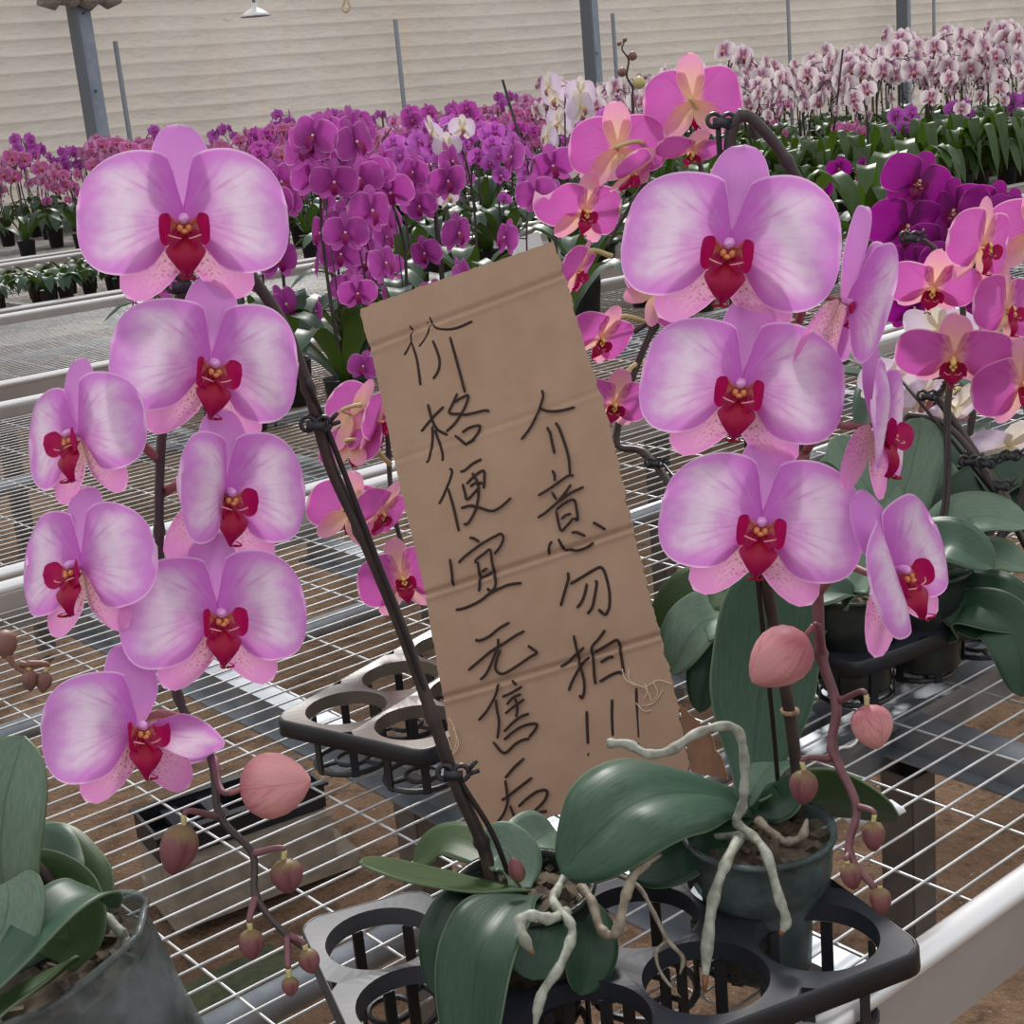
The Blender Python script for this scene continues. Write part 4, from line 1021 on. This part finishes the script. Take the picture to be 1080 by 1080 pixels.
# pink orchid standing beyond the cardboard sign (flowers along the sign's far edge)
bP = atz(800, 742, ZB); 
Pk = thing('potted_orchid', 'tall candy pink orchid with an arching spike along the edge of the cardboard sign', 'orchid', bP)
pot_parts(Pk, bP, .048, .036, .10, 'potdark')
dP = (bP-CAM).length
stem_part(Pk, [bP+UPZ*.09]+P3((748, 600, 1.45), (715, 525, 1.5), (680, 478, 1.54), (650, 460, 1.56), (690, 345, 1.56), (722, 352, 1.56), (740, 250, 1.57), (735, 160, 1.58), (700, 165, 1.58), (660, 225, 1.58), (640, 260, 1.58)), .0048, .002, 'stem')
mb = MB(); mb.tube([bP+UPZ*.06, at(722, 516, 1.48), at(700, 490, 1.51)], .0018, 6); part('stake', mb, M['stake'], Pk); clip_part(Pk, at(690, 488, 1.515), .008)
stem_part(Pk, P3((668, 350, 1.56), (684, 341, 1.56), (705, 340, 1.56), (722, 350, 1.565)), .003, .003, 'stem', name='spike_side_branch')
G_ = 'pedgreen'
for (px, py, d, w, yw, pt, rl, ax_, ay_, kw) in (
    (731, 106, 1.56, 98, 168, -8, 8, 745, 150, {}),
    (652, 156, 1.56, 98, 172, -6, 4, 700, 165, {}),
    (668, 182, 1.53, 74, 62, -48, 30, 700, 165, {}),
    (730, 158, 1.54, 72, 20, -62, 4, 738, 150, {}),
    (617, 222, 1.55, 84, 24, -14, 8, 655, 222, {'lp': 'fold'}),
    (610, 285, 1.53, 72, 66, -26, 16, 645, 270, {}),
    (694, 306, 1.55, 82, 150, -10, -40, 720, 340, {}),
    (634, 356, 1.53, 80, 30, -34, 18, 684, 341, {}),
    (648, 424, 1.53, 84, 12, -38, 8, 690, 380, {})):
    flower(Pk, 'candy', px, py, d, w, yw, pt, rl, at(ax_, ay_, 1.575), pedmat=M[G_], **kw)
mb = MB(); V = P3((668, 112, 1.7), (667, 92, 1.7), (661, 80, 1.7), (663, 62, 1.7), (657, 50, 1.7), (659, 43, 1.7)); 
leaf(Pk, [bP+UPZ*.10]+P3((775, 622, 1.37), (735, 628, 1.37), (688, 672, 1.37)), .062, (UPZ*.7+TC*.6), 'leafo', .15)
leaf(Pk, [bP+UPZ*.10]+P3((768, 650, 1.33), (735, 662, 1.31), (706, 712, 1.31)), .056, (UPZ*.7+TC*.6-RT*.3), 'leafp', .35)
leaf(Pk, [bP+UPZ*.10]+P3((768, 668, 1.33), (750, 700, 1.31), (738, 752, 1.31)), .040, (TC*.7-RT*.5), 'leafd', .3)
leaf(Pk, [bP+UPZ*.10]+P3((850, 630, 1.4), (880, 625, 1.42), (895, 640, 1.43)), .05, (UPZ+TC*.4), 'leafd', .3)
# second candy pink orchid, hidden but for three flowers
bS = atz(600, 690, ZB)
S = thing('potted_orchid', 'candy pink orchid mostly hidden by the cardboard sign, flowers peeping out beside it', 'orchid', bS)
pot_parts(S, bS, .045, .035, .10, 'potdark')
stem_part(S, [bS+UPZ*.09]+P3((540, 560, 1.66), (500, 440, 1.66), (440, 405, 1.65), (412, 440, 1.64), (410, 480, 1.64), (415, 540, 1.63), (428, 585, 1.62), (440, 620, 1.62)), .0042, .0022, 'stem')
for (px, py, d, w, yw, pt, rl, ax_, ay_) in ((372, 438, 1.62, 92, 128, -26, -30, 412, 440), (398, 445, 1.6, 88, 78, -14, 8, 412, 440), (372, 470, 1.6, 78, 140, -30, 10, 412, 490), (368, 538, 1.61, 88, 160, -6, -10, 410, 520), (402, 540, 1.58, 78, 44, -36, 16, 415, 530), (424, 610, 1.58, 92, 14, -8, -14, 440, 600)):
    flower(S, 'candy', px, py, d, w, yw, pt, rl, at(ax_, ay_, 1.62), pedmat=M[G_])
# pink orchids to the side, over the clear pots
bQ = atz(902, 722, ZB+.012)
Q = thing('potted_orchid', 'candy pink orchid in the clear pot set in a black tray ring, nodding flower above', 'orchid', bQ)
pot_parts(Q, bQ, .047, .036, .105, 'potdark')
leaf(Q, [bQ+UPZ*.1]+P3((935, 560, 1.62), (905, 500, 1.66), (880, 460, 1.68)), .06, (TC+UPZ*.3), 'leafp', .25)
leaf(Q, [bQ+UPZ*.1]+P3((868, 640, 1.52), (845, 660, 1.5), (830, 700, 1.5)), .055, (UPZ*.8+TC*.5), 'leafd', .25)
leaf(Q, [bQ+UPZ*.1]+P3((930, 590, 1.62), (965, 480, 1.66), (972, 440, 1.67)), .062, (TC+UPZ*.3-RT*.3), 'leafp', .25)
leaf(Q, [bQ+UPZ*.1]+P3((900, 600, 1.6), (870, 520, 1.62), (850, 490, 1.62)), .055, (TC+UPZ*.3+RT*.4), 'leafd', .25)
stem_part(Q, [bQ+UPZ*.09]+P3((990, 560, 1.6), (1000, 420, 1.6), (1015, 350, 1.6), (1010, 300, 1.6), (985, 262, 1.6), (968, 250, 1.6)), .0045, .0022, 'stem')
mb = MB(); mb.tube([bQ+UPZ*.05, at(995, 540, 1.6), at(1003, 400, 1.6)], .002, 6); part('stake', mb, M['stake'], Q)
clip_part(Q, at(960, 250, 1.58), .009); clip_part(Q, at(990, 276, 1.58), .010)
for (px, py, d, w, yw, pt, rl, ax_, ay_, kw) in ((984, 302, 1.48, 92, 4, -44, 8, 1010, 300, {}), (1006, 376, 1.45, 112, 0, -46, 3, 1015, 350, {}), (1037, 258, 1.47, 100, 56, -6, 8, 1010, 295, {})):
    flower(Q, 'candy', px, py, d, w, yw, pt, rl, at(ax_, ay_, 1.58), pedmat=M[G_], **kw)
bQ2 = atz(975, 700, ZB+.012)
Q2 = thing('potted_orchid', 'candy pink orchid with broad dark leaves spilling over the bench beside the clear pot', 'orchid', bQ2)
pot_parts(Q2, bQ2, .046, .036, .105, 'potdark')
c0 = bQ2+UPZ*.10
for pts, w_, nh, mt in ((((985, 640, 1.58), (1010, 560, 1.60), (1040, 545, 1.60), (1085, 555, 1.60)), .07, UPZ+TC*.5, 'leafp'), (((985, 640, 1.58), (960, 600, 1.57), (1000, 575, 1.55), (1048, 600, 1.53)), .07, UPZ*.8+TC*.7, 'leaf'),
                        (((990, 650, 1.58), (1020, 635, 1.55), (1055, 640, 1.53), (1100, 655, 1.53)), .075, UPZ*.6+TC*.8, 'leafd'), (((1000, 640, 1.6), (1040, 590, 1.6), (1085, 600, 1.6)), .06, UPZ+TC*.4, 'leafp'),
                        (((1010, 640, 1.55), (1055, 655, 1.52), (1075, 690, 1.5), (1078, 735, 1.5)), .055, RT*-.3+TC+UPZ*.3, 'leafd'), (((990, 620, 1.63), (1010, 540, 1.68), (1060, 500, 1.72), (1100, 500, 1.74)), .06, UPZ+TC*.6, 'leafd'),
                        (((970, 600, 1.65), (985, 520, 1.7), (990, 480, 1.72)), .06, TC+UPZ*.3, 'leafp')):
    leaf(Q2, [c0]+P3(*pts), w_, nh, mt, .22)
stem_part(Q2, [c0]+P3((1060, 560, 1.68), (1100, 430, 1.68), (1110, 300, 1.66), (1095, 260, 1.62), (1085, 330, 1.58), (1080, 400, 1.57), (1085, 470, 1.56)), .0045, .002, 'stem')
stem_part(Q2, P3((1105, 600, 1.66), (1060, 525, 1.66), (1010, 450, 1.67), (985, 415, 1.68)), .0046, .0042, 'stem', name='spike_side_branch')
stem_part(Q2, P3((1090, 590, 1.62), (1040, 500, 1.64), (1000, 450, 1.66), (960, 438, 1.68), (955, 452, 1.68)), .0040, .0032, 'stem', name='spike_side_branch')
mb = MB(); mb.tube(P3((1080, 560, 1.64), (1000, 460, 1.655), (950, 400, 1.67)), .0018, 6); part('stake', mb, M['stake'], Q2)
for q in ((978, 417, 1.66), (1040, 488, 1.62), (1022, 486, 1.63), (1066, 480, 1.62), (1056, 512, 1.62)): clip_part(Q2, at(*q), .009)
for (px, py, d, w, yw, pt, rl, ax_, ay_) in ((1062, 326, 1.5, 96, 58, 2, 6, 1085, 330), (1079, 404, 1.47, 100, 26, -20, -20, 1080, 380), (1092, 244, 1.55, 96, 160, -4, 0, 1096, 262)):
    flower(Q2, 'candy', px, py, d, w, yw, pt, rl, at(ax_, ay_, 1.58), pedmat=M[G_])
# the tray under those two pots
e1 = (atz(965, 690, ZB+.06)-atz(905, 712, ZB+.06)); e1.z = 0; e1.normalize(); e2 = Vector((-e1.y, e1.x, 0))
cA = Vector((bQ.x, bQ.y, ZB+.064)); pitch = (bQ2-bQ).length
tray('black tray of round cells holding two clear pots beyond the tall upright leaf', cA-e1*(pitch*.5+.006)-e2*(pitch*.5+.006), e1, e2, 3, 2, pitch=pitch, r=pitch*.455, depth=.062)
# plum orchid and faded lilac flowers behind them
bD = base_under(985, 240, 2.2, (.1, .12))
D = thing('potted_orchid', 'deep plum purple orchid with flowers crowded behind the pink ones', 'orchid', bD)
pot_parts(D, bD, .047, .036, .105, 'potdark')
for k in range(6):
    a = k*1.05+.3; u = Vector((cos(a), sin(a), 0)); leaf(D, [bD+UPZ*.09, bD+UPZ*.14+u*.06, bD+UPZ*.15+u*.13, bD+UPZ*.10+u*.21], .065, UPZ-u*.1, 'leafd', .25)
stem_part(D, [bD+UPZ*.09, at(1000, 400, 2.28), at(1005, 300, 2.28), at(1010, 200, 2.28), at(980, 185, 2.25), at(960, 215, 2.22), at(965, 265, 2.2), at(985, 300, 2.19)], .0045, .002, 'stem')
for (px, py, w, yw, pt, rl) in ((968, 192, 72, 20, 8, 24), (957, 238, 78, 8, -6, 6), (1008, 222, 70, -22, -4, -12), (1046, 222, 64, 24, -8, 18), (990, 262, 70, 12, -12, 10), (1002, 282, 66, 26, -16, 20), (958, 280, 62, -14, -14, 4), (1068, 228, 60, 36, 0, 10), (1030, 268, 60, 10, -10, 0), (964, 324, 60, 10, -20, 0), (1042, 310, 60, 0, -20, 0)):
    flower(D, 'plum', px, py, 2.2, w, yw, pt, rl, at(min(1010, px+18), py+8, 2.25))

# fading pale lilac orchid low among the pink ones
bW = base_under(1010, 520, 1.85)
Wt = thing('potted_orchid', 'fading pale lilac orchid with limp flowers low behind the nodding candy pink flower', 'orchid', bW)
pot_parts(Wt, bW, .046, .035, .10, 'potdark')
for k in range(7):
    a = k*.9+.5; u = Vector((cos(a), sin(a), 0)); leaf(Wt, [bW+UPZ*.09, bW+UPZ*.15+u*.06, bW+UPZ*.16+u*.13, bW+UPZ*.11+u*.2], .062, UPZ-u*.1, 'leafd', .25)
stem_part(Wt, [bW+UPZ*.09]+P3((1025, 440, 1.85), (1030, 360, 1.84), (1000, 330, 1.82), (965, 380, 1.8), (950, 440, 1.79)), .0042, .0022, 'stem')
for (px, py, w, yw, pt, rl) in ((990, 346, 74, -20, -40, 0), (940, 402, 70, 30, -30, 14), (1008, 432, 78, 120, -50, 20), (962, 452, 66, -10, -55, -8), (1064, 470, 80, 20, -60, 4), (972, 420, 66, 60, -30, 0)):
    flower(Wt, 'pale', px, py, 1.76, w, yw, pt, rl, at(px+12, py-14, 1.82), pedmat=M[G_])
# ------------------------------------------------------------------ crowds of orchids on the benches beyond
def low_flower(mb, Mx, R, full=False):
    n1, n2 = (6, 5) if not full else (8, 7)
    b = len(mb.v); m = petal_mb(R.randint(1, 9), nu=n1, nv=n2); sets = [(m, 0), (mirrored(petal_mb(R.randint(1, 9), nu=n1, nv=n2)), 0), (dorsal_mb(R.randint(1, 9), n1, n2-1 if not full else 5), 1)]
    lm = lateral_mb(R.randint(1, 9), n1, 4); sets += [(lm, 1), (mirrored(lm), 1)]
    for q, mt in sets:
        b = len(mb.v); mb.v += [Mx @ v for v in q.v]; mb.uv += q.uv; mb.f += [tuple(i+b for i in f) for f in q.f]; mb.m += [mt]*len(q.f)
    q = MB()
    q.grid([[Vector((x*w, y-.02*abs(x), z)) for x in (-1, 0, 1)] for (w, y, z) in ((.02, -.03, 0), (.10, -.10, -.06), (.07, -.13, -.13), (.075, -.13, -.2), (.01, -.08, -.27))], None, 2)
    q.lathe((0, -.04, .0), [(.0, -.03), (.03, -.02), (.03, .02), (0, .035)], 6, mat=3)
    b = len(mb.v); mb.v += [Mx @ v for v in q.v]; mb.uv += q.uv; mb.f += [tuple(i+b for i in f) for f in q.f]; mb.m += q.m
def orient(front, up=Vector((0, 0, 1))):
    f = front.normalized(); y = -f; x = y.cross(up)
    if x.length < 1e-4: x = Vector((1, 0, 0))
    x.normalize(); z = x.cross(y)
    return Matrix(((x.x, y.x, z.x), (x.y, y.y, z.y), (x.z, y.z, z.z))).to_4x4()
def arch_pts(R, hgt, dirn, reach, drop):
    d = Vector((cos(dirn), sin(dirn), 0)); b = Vector((0, 0, .09))
    return smooth_path([b, Vector((0, 0, .2))-d*.02+d*R.uniform(-.01, .01), Vector((0, 0, hgt*.7))-d*.03, Vector((0, 0, hgt*.95))+d*.02, Vector((0, 0, hgt))+d*reach*.45, Vector((0, 0, hgt-drop*.45))+d*reach*.85, Vector((0, 0, hgt-drop))+d*reach], 7), d
POTM = MB(); POTM.lathe((0, 0, 0), [(.0005, .001), (.034, .001), (.036, .004), (.045, .098), (.047, .1), (.044, .1), (.042, .09), (.0005, .09)], 16)
POTME = POTM.mesh('pot', [M['black']])
def foliage_me(seed, mat='leafd', n=6, L=.2, up=.12, w=.055, droop=0):
    R = random.Random(seed); mb = MB()
    for k in range(n):
        a = 2*pi*k/n+R.uniform(-.3, .3); u = Vector((cos(a), sin(a), 0)); l = L*R.uniform(.75, 1.2); h = up*R.uniform(.6, 1.4)
        leaf_grid(mb, [Vector((0, 0, .085)), Vector((0, 0, .09+h*.7))+u*l*.35, Vector((0, 0, .09+h))+u*l*.7, Vector((0, 0, (.09+h*.75)*(1-droop)))+u*l], w*R.uniform(.8, 1.2), UPZ-u*.2, .25, nv=5, n=3)
    return mb.mesh('foliage', [M[mat]])
FOL = {m: [foliage_me(s, m) for s in (1, 2, 3)] for m in ('leafd', 'leaf')}
FOL['leafs'] = [foliage_me(s, 'leafs', 9, .2, .08, .05, .35) for s in (1, 2, 3)]; FOL['low'] = [foliage_me(s, 'leafd', 9, .19, .08, .055, .4) for s in (4, 5, 6)]
FOLF = [foliage_me(s, 'leafo', 14, .19, .19, .06, .62) for s in (7, 8, 9)]
FOLUP = [foliage_me(s, 'leafo', 10, .17, .20, .06) for s in (5, 6, 7)]
PLV = {}
def plant_variant(kd, v, nfl, size, hgt, reach, drop, nst=1, face=-2.2, spread=.8, full=True):
    key = (kd, v, nfl)
    if key in PLV: return PLV[key]
    R = random.Random(v*17+len(kd)); stem = MB(); spray = MB(); fl = []
    for sidx in range(nst):
        dirn = face+R.uniform(-spread, spread)+(1.4*sidx if nst > 1 else 0)
        pts, d = arch_pts(R, hgt*R.uniform(.9, 1.06), dirn, reach*R.uniform(.8, 1.15), drop*R.uniform(.7, 1.2))
        n = len(pts); stem.tube(pts, [.0042-.0026*i/n for i in range(n)], 6)
        stem.tube([Vector((.008, 0, .06)), pts[n//2-3]+Vector((.004, 0, 0))], .0016, 5)
        side = Vector((-d.y, d.x, 0))
        for k in range(nfl):
            f = .44+.54*k/max(1, nfl-1); i = min(n-2, int(f*(n-1))); p = pts[i]
            sg = 1 if k % 2 else -1
            fr = d*R.uniform(.4, 1.0)+side*(sg*R.uniform(.2, .9))+Vector((0, 0, R.uniform(-.35, .25)))
            c = p+fr.normalized()*.03+side*(sg*.018)
            stem.tube([p, c], .0013, 4)
            s = size*R.uniform(.85, 1.08)*(1 if f < .9 else .8)
            Mx = Matrix.Translation(c) @ orient(fr) @ Matrix.Rotation(R.uniform(-.25, .25), 4, 'Y') @ Matrix.Scale(s, 4)
            fl.append(Mx)
        for k in range(3):
            p = pts[-1]+Vector((d.x*.012*k, d.y*.012*k, -.014*k)); stem.lathe(p, [(.0005, -.008), (.006-.001*k, -.003), (.0055-.001*k, .003), (.0005, .008)], 6)
    mats = [M[kd+'_p'], M[kd+'_s'], M[kd+'_l'], M[kd+'_c']]
    PLV[key] = (stem.mesh('flower_stem', [M['stem']]), None, fl, mats)
    return PLV[key]
FLM = {}
def far_plant(kd, v, x, y, label, group, nfl=9, size=.075, hgt=.50, reach=.2, drop=.2, rot=0, sc=1.0, fol=None, nst=1, face=-2.2, full=False, z=ZB, ps=1.0):
    t = thing('potted_orchid', label, 'orchid', (x, y, z), group); t.scale = (ps, ps, ps)
    Rm = Matrix.Rotation(rot, 4, 'Z') @ Matrix.Scale(sc, 4)
    place('pot', POTME, t, Matrix())
    place('foliage', (fol or FOL['leafd'])[v % 3], t, Matrix.Rotation(rot*3+v, 4, 'Z'))
    if kd:
        st, sp, fl, mats = plant_variant(kd, v, nfl, size, hgt, reach, drop, nst, face, full=full)
        so = place('flower_stem', st, t, Rm)
        if sp: place('flower_spray', sp, t, Rm)
        for i, Mx in enumerate(fl):
            key = (kd, i % 3, full)
            if key not in FLM:
                m = MB(); low_flower(m, Matrix(), random.Random(i*5+2), full); FLM[key] = m.mesh('flower', mats)
            place('flower', FLM[key], t, Rm @ Mx)
    return t
R = random.Random(21)
# magenta orchids on the second bench (flowers large enough to be parts)
mg = [(1.46, 2.62), (1.60, 2.46), (1.66, 2.76), (1.62, 3.04), (1.84, 2.58), (1.90, 2.90), (2.06, 2.72), (2.12, 3.06), (2.14, 2.42)]
mgl = ['magenta orchid at the near corner of the magenta crowd, beside the stake tip', 'magenta orchid at the front of the crowd, just beyond the bare wires', 'magenta orchid inside the crowd, directly behind the front one',
       'magenta orchid at the back of the crowd, nearest the top lilac flower', 'magenta orchid whose leaves meet the top corner of the cardboard sign', 'magenta orchid second from the sign corner in the back of the crowd',
       'magenta orchid with flowers over the middle of the sign top edge', 'magenta orchid behind the sign top, in front of the violet ones', 'magenta orchid with two drooping flowers just above the sign top edge']
for i, (x, y) in enumerate(mg):
    far_plant('magenta', i % 4, x, y, mgl[i], 'magenta orchids on the second bench', 15 if i != 8 else 6, .094, .52+.03*sin(i*2), .20, .38, R.uniform(-.5, .5), 1.0, FOL['leafd'], 1, -2.3, True)
# violet orchids on the third bench
k = 0
for x in (2.75, 2.98, 3.2, 3.42, 3.64):
    for y in (3.78, 4.02):
        far_plant('violet', k % 4, x+R.uniform(-.04, .04), y+R.uniform(-.04, .04), 'bright violet orchid packed in the crowd just above the cardboard sign top', 'violet orchids on the third bench', 11, .075, .47, .16, .22, R.uniform(-.6, .6), R.uniform(.92, 1.1), FOL['leafd'], 1, -2.3); k += 1
for x in (3.0, 3.25, 3.5):
    far_plant('magenta', 5, x, 4.35, 'small magenta orchid rising behind the violet crowd above the sign', 'magenta orchids on the third bench', 12, .07, .54, .12, .16, R.uniform(-.6, .6), 1.05)
# pale lilac orchids beside the middle post
for (x, y, lab, s) in ((2.78, 3.02, 'pale lilac orchid with cream buds in front of the middle steel post', 1.08), (2.95, 3.2, 'pale lilac orchid behind the other pale one, at the base of the middle post', 1.10), (2.52, 3.18, 'pale lilac orchid with buds next to the violet orchids', 1.0)):
    far_plant('pale', int(x*10) % 4, x, y, lab, None, 6, .085, .54, .14, .2, R.uniform(-.4, .4), s)
# its budded spike standing free against the wall
q = at(668, 120, 4.2); mb = MB(); t = thing('potted_orchid', 'orchid with one bare budded spike standing out against the pale wall by a rod', 'orchid', Vector((q.x, q.y, ZB)))
V = smooth_path([Vector((q.x, q.y, ZB+.02)), q]+P3((667, 103, 4.2), (667, 92, 4.2), (661, 80, 4.2), (663, 63, 4.2), (656, 52, 4.2), (659, 43, 4.2)), 5)
mb.tube(V, [.0045-.0025*i/len(V) for i in range(len(V))], 6); part('flower_stem', mb, M['stem'], t)
for (px, py, r, sx, sy, mt) in ((674, 87, 7, 668, 93, 'pedgreen'), (667, 59, 5, 662, 63, 'budbrown'), (656, 76, 5, 661, 79, 'budbrown'), (653, 46, 2.5, 657, 44, 'budbrown'), (659, 42, 2.5, 658, 44, 'budbrown')):
    mb = MB(); kx = 4.2/FPX; p = at(px, py, 4.2); mb.lathe(p-UP*r*kx, [(.0005, 0), (r*kx*.8, r*kx*.4), (r*kx, r*kx), (r*kx*.7, r*kx*1.6), (.0005, r*kx*2)], 10, ax=(RT, FW, UP)); mb.tube([p, at(sx, sy, 4.2)], .0018, 5)
    part('bud', mb, M[mt], t)
place('pot', POTME, t, Matrix()); place('foliage', FOL['leafd'][0], t, Matrix())
# leafy orchids between the large lilac flower and the plum one (third bench)
for i, (x, y) in enumerate(((4.05, 3.75), (4.3, 3.78), (4.55, 3.76), (4.8, 3.8), (4.15, 4.0), (4.45, 4.02), (4.75, 4.04))):
    far_plant('speckle' if i > 3 else None, i % 4, x, y, 'upright green foliage plant on the third bench beside the large lilac flower' if i <= 3 else 'white speckled orchid with bent dark stem in the front of the speckled crowd', 'green foliage plants on the third bench' if i <= 3 else 'front speckled orchids on the third bench', 7, .085, .60, .18, .12, R.uniform(-.8, .8), 1.0, FOLF, 2)
k = 0
for x in [4.3+.26*i for i in range(15)]:
    for y in (4.25, 4.5, 4.75):
        if x > 5.3 or y > 4.3:
            hh = .60+.05*noise.noise(Vector((x*2, y*2, 0)))
            far_plant('speckle', k % 5, x+R.uniform(-.06, .06), y+R.uniform(-.05, .05), 'white speckled purple orchid on tall dark stem in the packed crowd before the pale wall', 'speckled orchids on the third bench', 6, .092, .58, .2, .14, R.uniform(-1.2, 1.2), R.uniform(.92, 1.12)*(1+.012*(x-4.3)*3), FOLUP if k % 2 else FOL['leaf'], 2); k += 1
for x in (5.2, 5.6, 6.0, 6.5):
    far_plant('violet' if x > 5.5 else 'rose', 2, x, 4.0, 'bright pink orchid low among the white speckled crowd', 'pink orchids among the speckled ones', 9, .08, .36, .14, .16, R.uniform(-.6, .6), 1.0, FOLF)
# striped foliage plants without flowers, at the near edge of the fourth bench
k = 0
for x in [1.5+.135*i for i in range(12)]:
    for y in (5.30, 5.46, 5.64):
        far_plant(None, k % 3, x+R.uniform(-.05, .05), y+R.uniform(-.04, .04), 'flowerless striped foliage plant behind the grey bench rail', 'striped foliage plants on the fourth bench', fol=FOL['leafs'] if k % 3 else FOL['low'], ps=.66); k += 1
# pink crowds on the fourth and the far bench
k = 0
for x in [2.95+.28*i for i in range(20)]:
    for y in (5.5, 6.0, 6.5, 6.95):
        if x < 2.9+.0*y or (y > 6.2 and x < 3.1): continue
        if x > 6.4 and y < 6.4: continue
        kd = ('rose', 'orchidpink', 'rose', 'orchidpink', 'magenta')[(k*7) % 5] if x < 6.6 else ('speckle', 'orchidpink', 'speckle')[k % 3]
        far_plant(kd, k % 3, x+R.uniform(-.1, .1), y+R.uniform(-.1, .1), {'rose': 'distant rose orchid in the crowded bench before the pale wall', 'orchidpink': 'distant pale pink orchid in the crowded bench before the pale wall', 'magenta': 'distant magenta orchid in the crowded bench before the pale wall', 'speckle': 'distant speckled orchid in the crowded bench before the pale wall'}[kd], 'distant '+kd+' orchids on the fourth bench', 7, .08, .48, .18, .18, R.uniform(-1.3, 1.3), R.uniform(.78, 1.16), FOL['low'] if k % 2 else FOL['leafd'], 2); k += 1
for x in [2.75+.30*i for i in range(26)]:
    for y in (7.55, 8.05, 8.6, 9.1):
        kd = ('rose', 'orchidpink', 'orchidpink', 'violet')[(k*5) % 4] if x < 8.5 else 'speckle'
        if x > 8.6 and y < 8: k += 1; continue
        far_plant(kd, k % 3, x+R.uniform(-.1, .1), y+R.uniform(-.12, .12), {'rose': 'small rose orchid on the farthest bench along the fabric wall', 'orchidpink': 'small pale pink orchid on the farthest bench along the fabric wall', 'violet': 'small violet orchid on the farthest bench along the fabric wall', 'speckle': 'small speckled orchid on the farthest bench along the fabric wall'}[kd], 'farthest '+kd+' orchids along the wall', 7, .08, .48, .18, .18, R.uniform(-1.3, 1.3), R.uniform(.8, 1.18), FOL['low'] if k % 2 else FOL['leafd'], 2); k += 1
# plant sticks poking up out of the crowd
for (px, y0, y1, d, lean, lab) in ((339, 118, 170, 8.5, 0, 'thin upright plant stick against the wall, first from the top lilac flower'), (530, 84, 150, 5.0, .12, 'slanting dark plant stick above the sign top edge'), (583, 117, 150, 5.2, .06, 'short dark plant stick beside the pale lilac flowers'), (889, 52, 110, 6.2, -.08, 'dark slanting plant stick rising out of the speckled orchids'), (378, 118, 160, 9.0, 0, 'thin upright plant stick against the wall, second from the top lilac flower'), (403, 120, 160, 9.0, 0, 'thin upright plant stick against the wall, beside the wall rod')):
    a = at(px, y0, d); mb = MB(); base = Vector((a.x, a.y, ZB+.1))+RT*lean; mb.tube([base, a], .0045 if d < 8 else .006, 6)
    single('plant_stick', mb, M['stake'], lab, 'stick', base)

q = at(556, 262, 3.3); mb = MB(); kx = 3.3/FPX
mb.box(q, 34*kx, .001, 26*kx, ((RT*.9+UP*.3).normalized(), FW, (UP*.9-RT*.3).normalized()))
single('plant_tag', mb, M['white_bag'], 'white paper tag among the violet orchids just above the sign top', 'tag', q, False)

for i, (x, y) in enumerate(((2.95, 2.75), (3.2, 3.0), (3.45, 2.72), (3.3, 2.45), (3.7, 3.0), (3.95, 2.8))):
    far_plant('plum' if i in (0, 2) else None, i % 4, x, y, 'foliage orchid on the second bench in the gap beside the largest lilac flower' if i not in (0, 2) else 'low plum orchid on the second bench behind the sideways lilac flower', 'orchids in the gap on the second bench', 7, .08, .34, .16, .16, R.uniform(-.6, .6), 1.0, FOLUP if i % 2 else FOL['low'])

for i in range(11):
    far_plant('speckle' if i % 3 == 0 else None, i % 4, 5.02+.17*i, 3.74+.03*(i % 2), 'leafy orchid in the front of the third bench below the white speckled flowers', 'leafy orchids along the third bench lip', 5, .085, .55, .18, .12, R.uniform(-.8, .8), 1.0, FOLF, 1)
# ------------------------------------------------------------------ light
w = bpy.data.worlds.new('world'); bpy.context.scene.world = w; w.use_nodes = True
nt = w.node_tree; nt.nodes.clear()
out = nt.nodes.new('ShaderNodeOutputWorld'); bg = nt.nodes.new('ShaderNodeBackground')
tc = nt.nodes.new('ShaderNodeTexCoord'); sp = nt.nodes.new('ShaderNodeSeparateXYZ'); cr = nt.nodes.new('ShaderNodeValToRGB')
nt.links.new(tc.outputs['Generated'], sp.inputs[0]); nt.links.new(sp.outputs[2], cr.inputs[0])
cr.color_ramp.elements[0].position = 0.0; cr.color_ramp.elements[0].color = (.42, .42, .42, 1)
cr.color_ramp.elements[1].position = .55; cr.color_ramp.elements[1].color = (1.0, 1.0, 1.02, 1)
nt.links.new(cr.outputs[0], bg.inputs[0]); bg.inputs[1].default_value = 1.05
nt.links.new(bg.outputs[0], out.inputs[0])
sd = bpy.data.lights.new('sun', 'SUN'); so = bpy.data.objects.new('sun', sd); C.objects.link(so)
sd.energy = 2.8; sd.angle = radians(9); sd.color = (1, .97, .93)
az, el = radians(42), radians(40)          # the sun stands beyond the fabric wall
dirv = Vector((sin(az)*cos(el), cos(az)*cos(el), sin(el)))
so.rotation_euler = dirv.to_track_quat('Z', 'Y').to_euler()
so.location = dirv*12
sc = bpy.context.scene
sc.view_settings.view_transform = 'Standard'; sc.view_settings.look = 'None'; sc.view_settings.gamma = 1; sc.view_settings.use_curve_mapping = False
sc.view_settings.exposure = 0.0
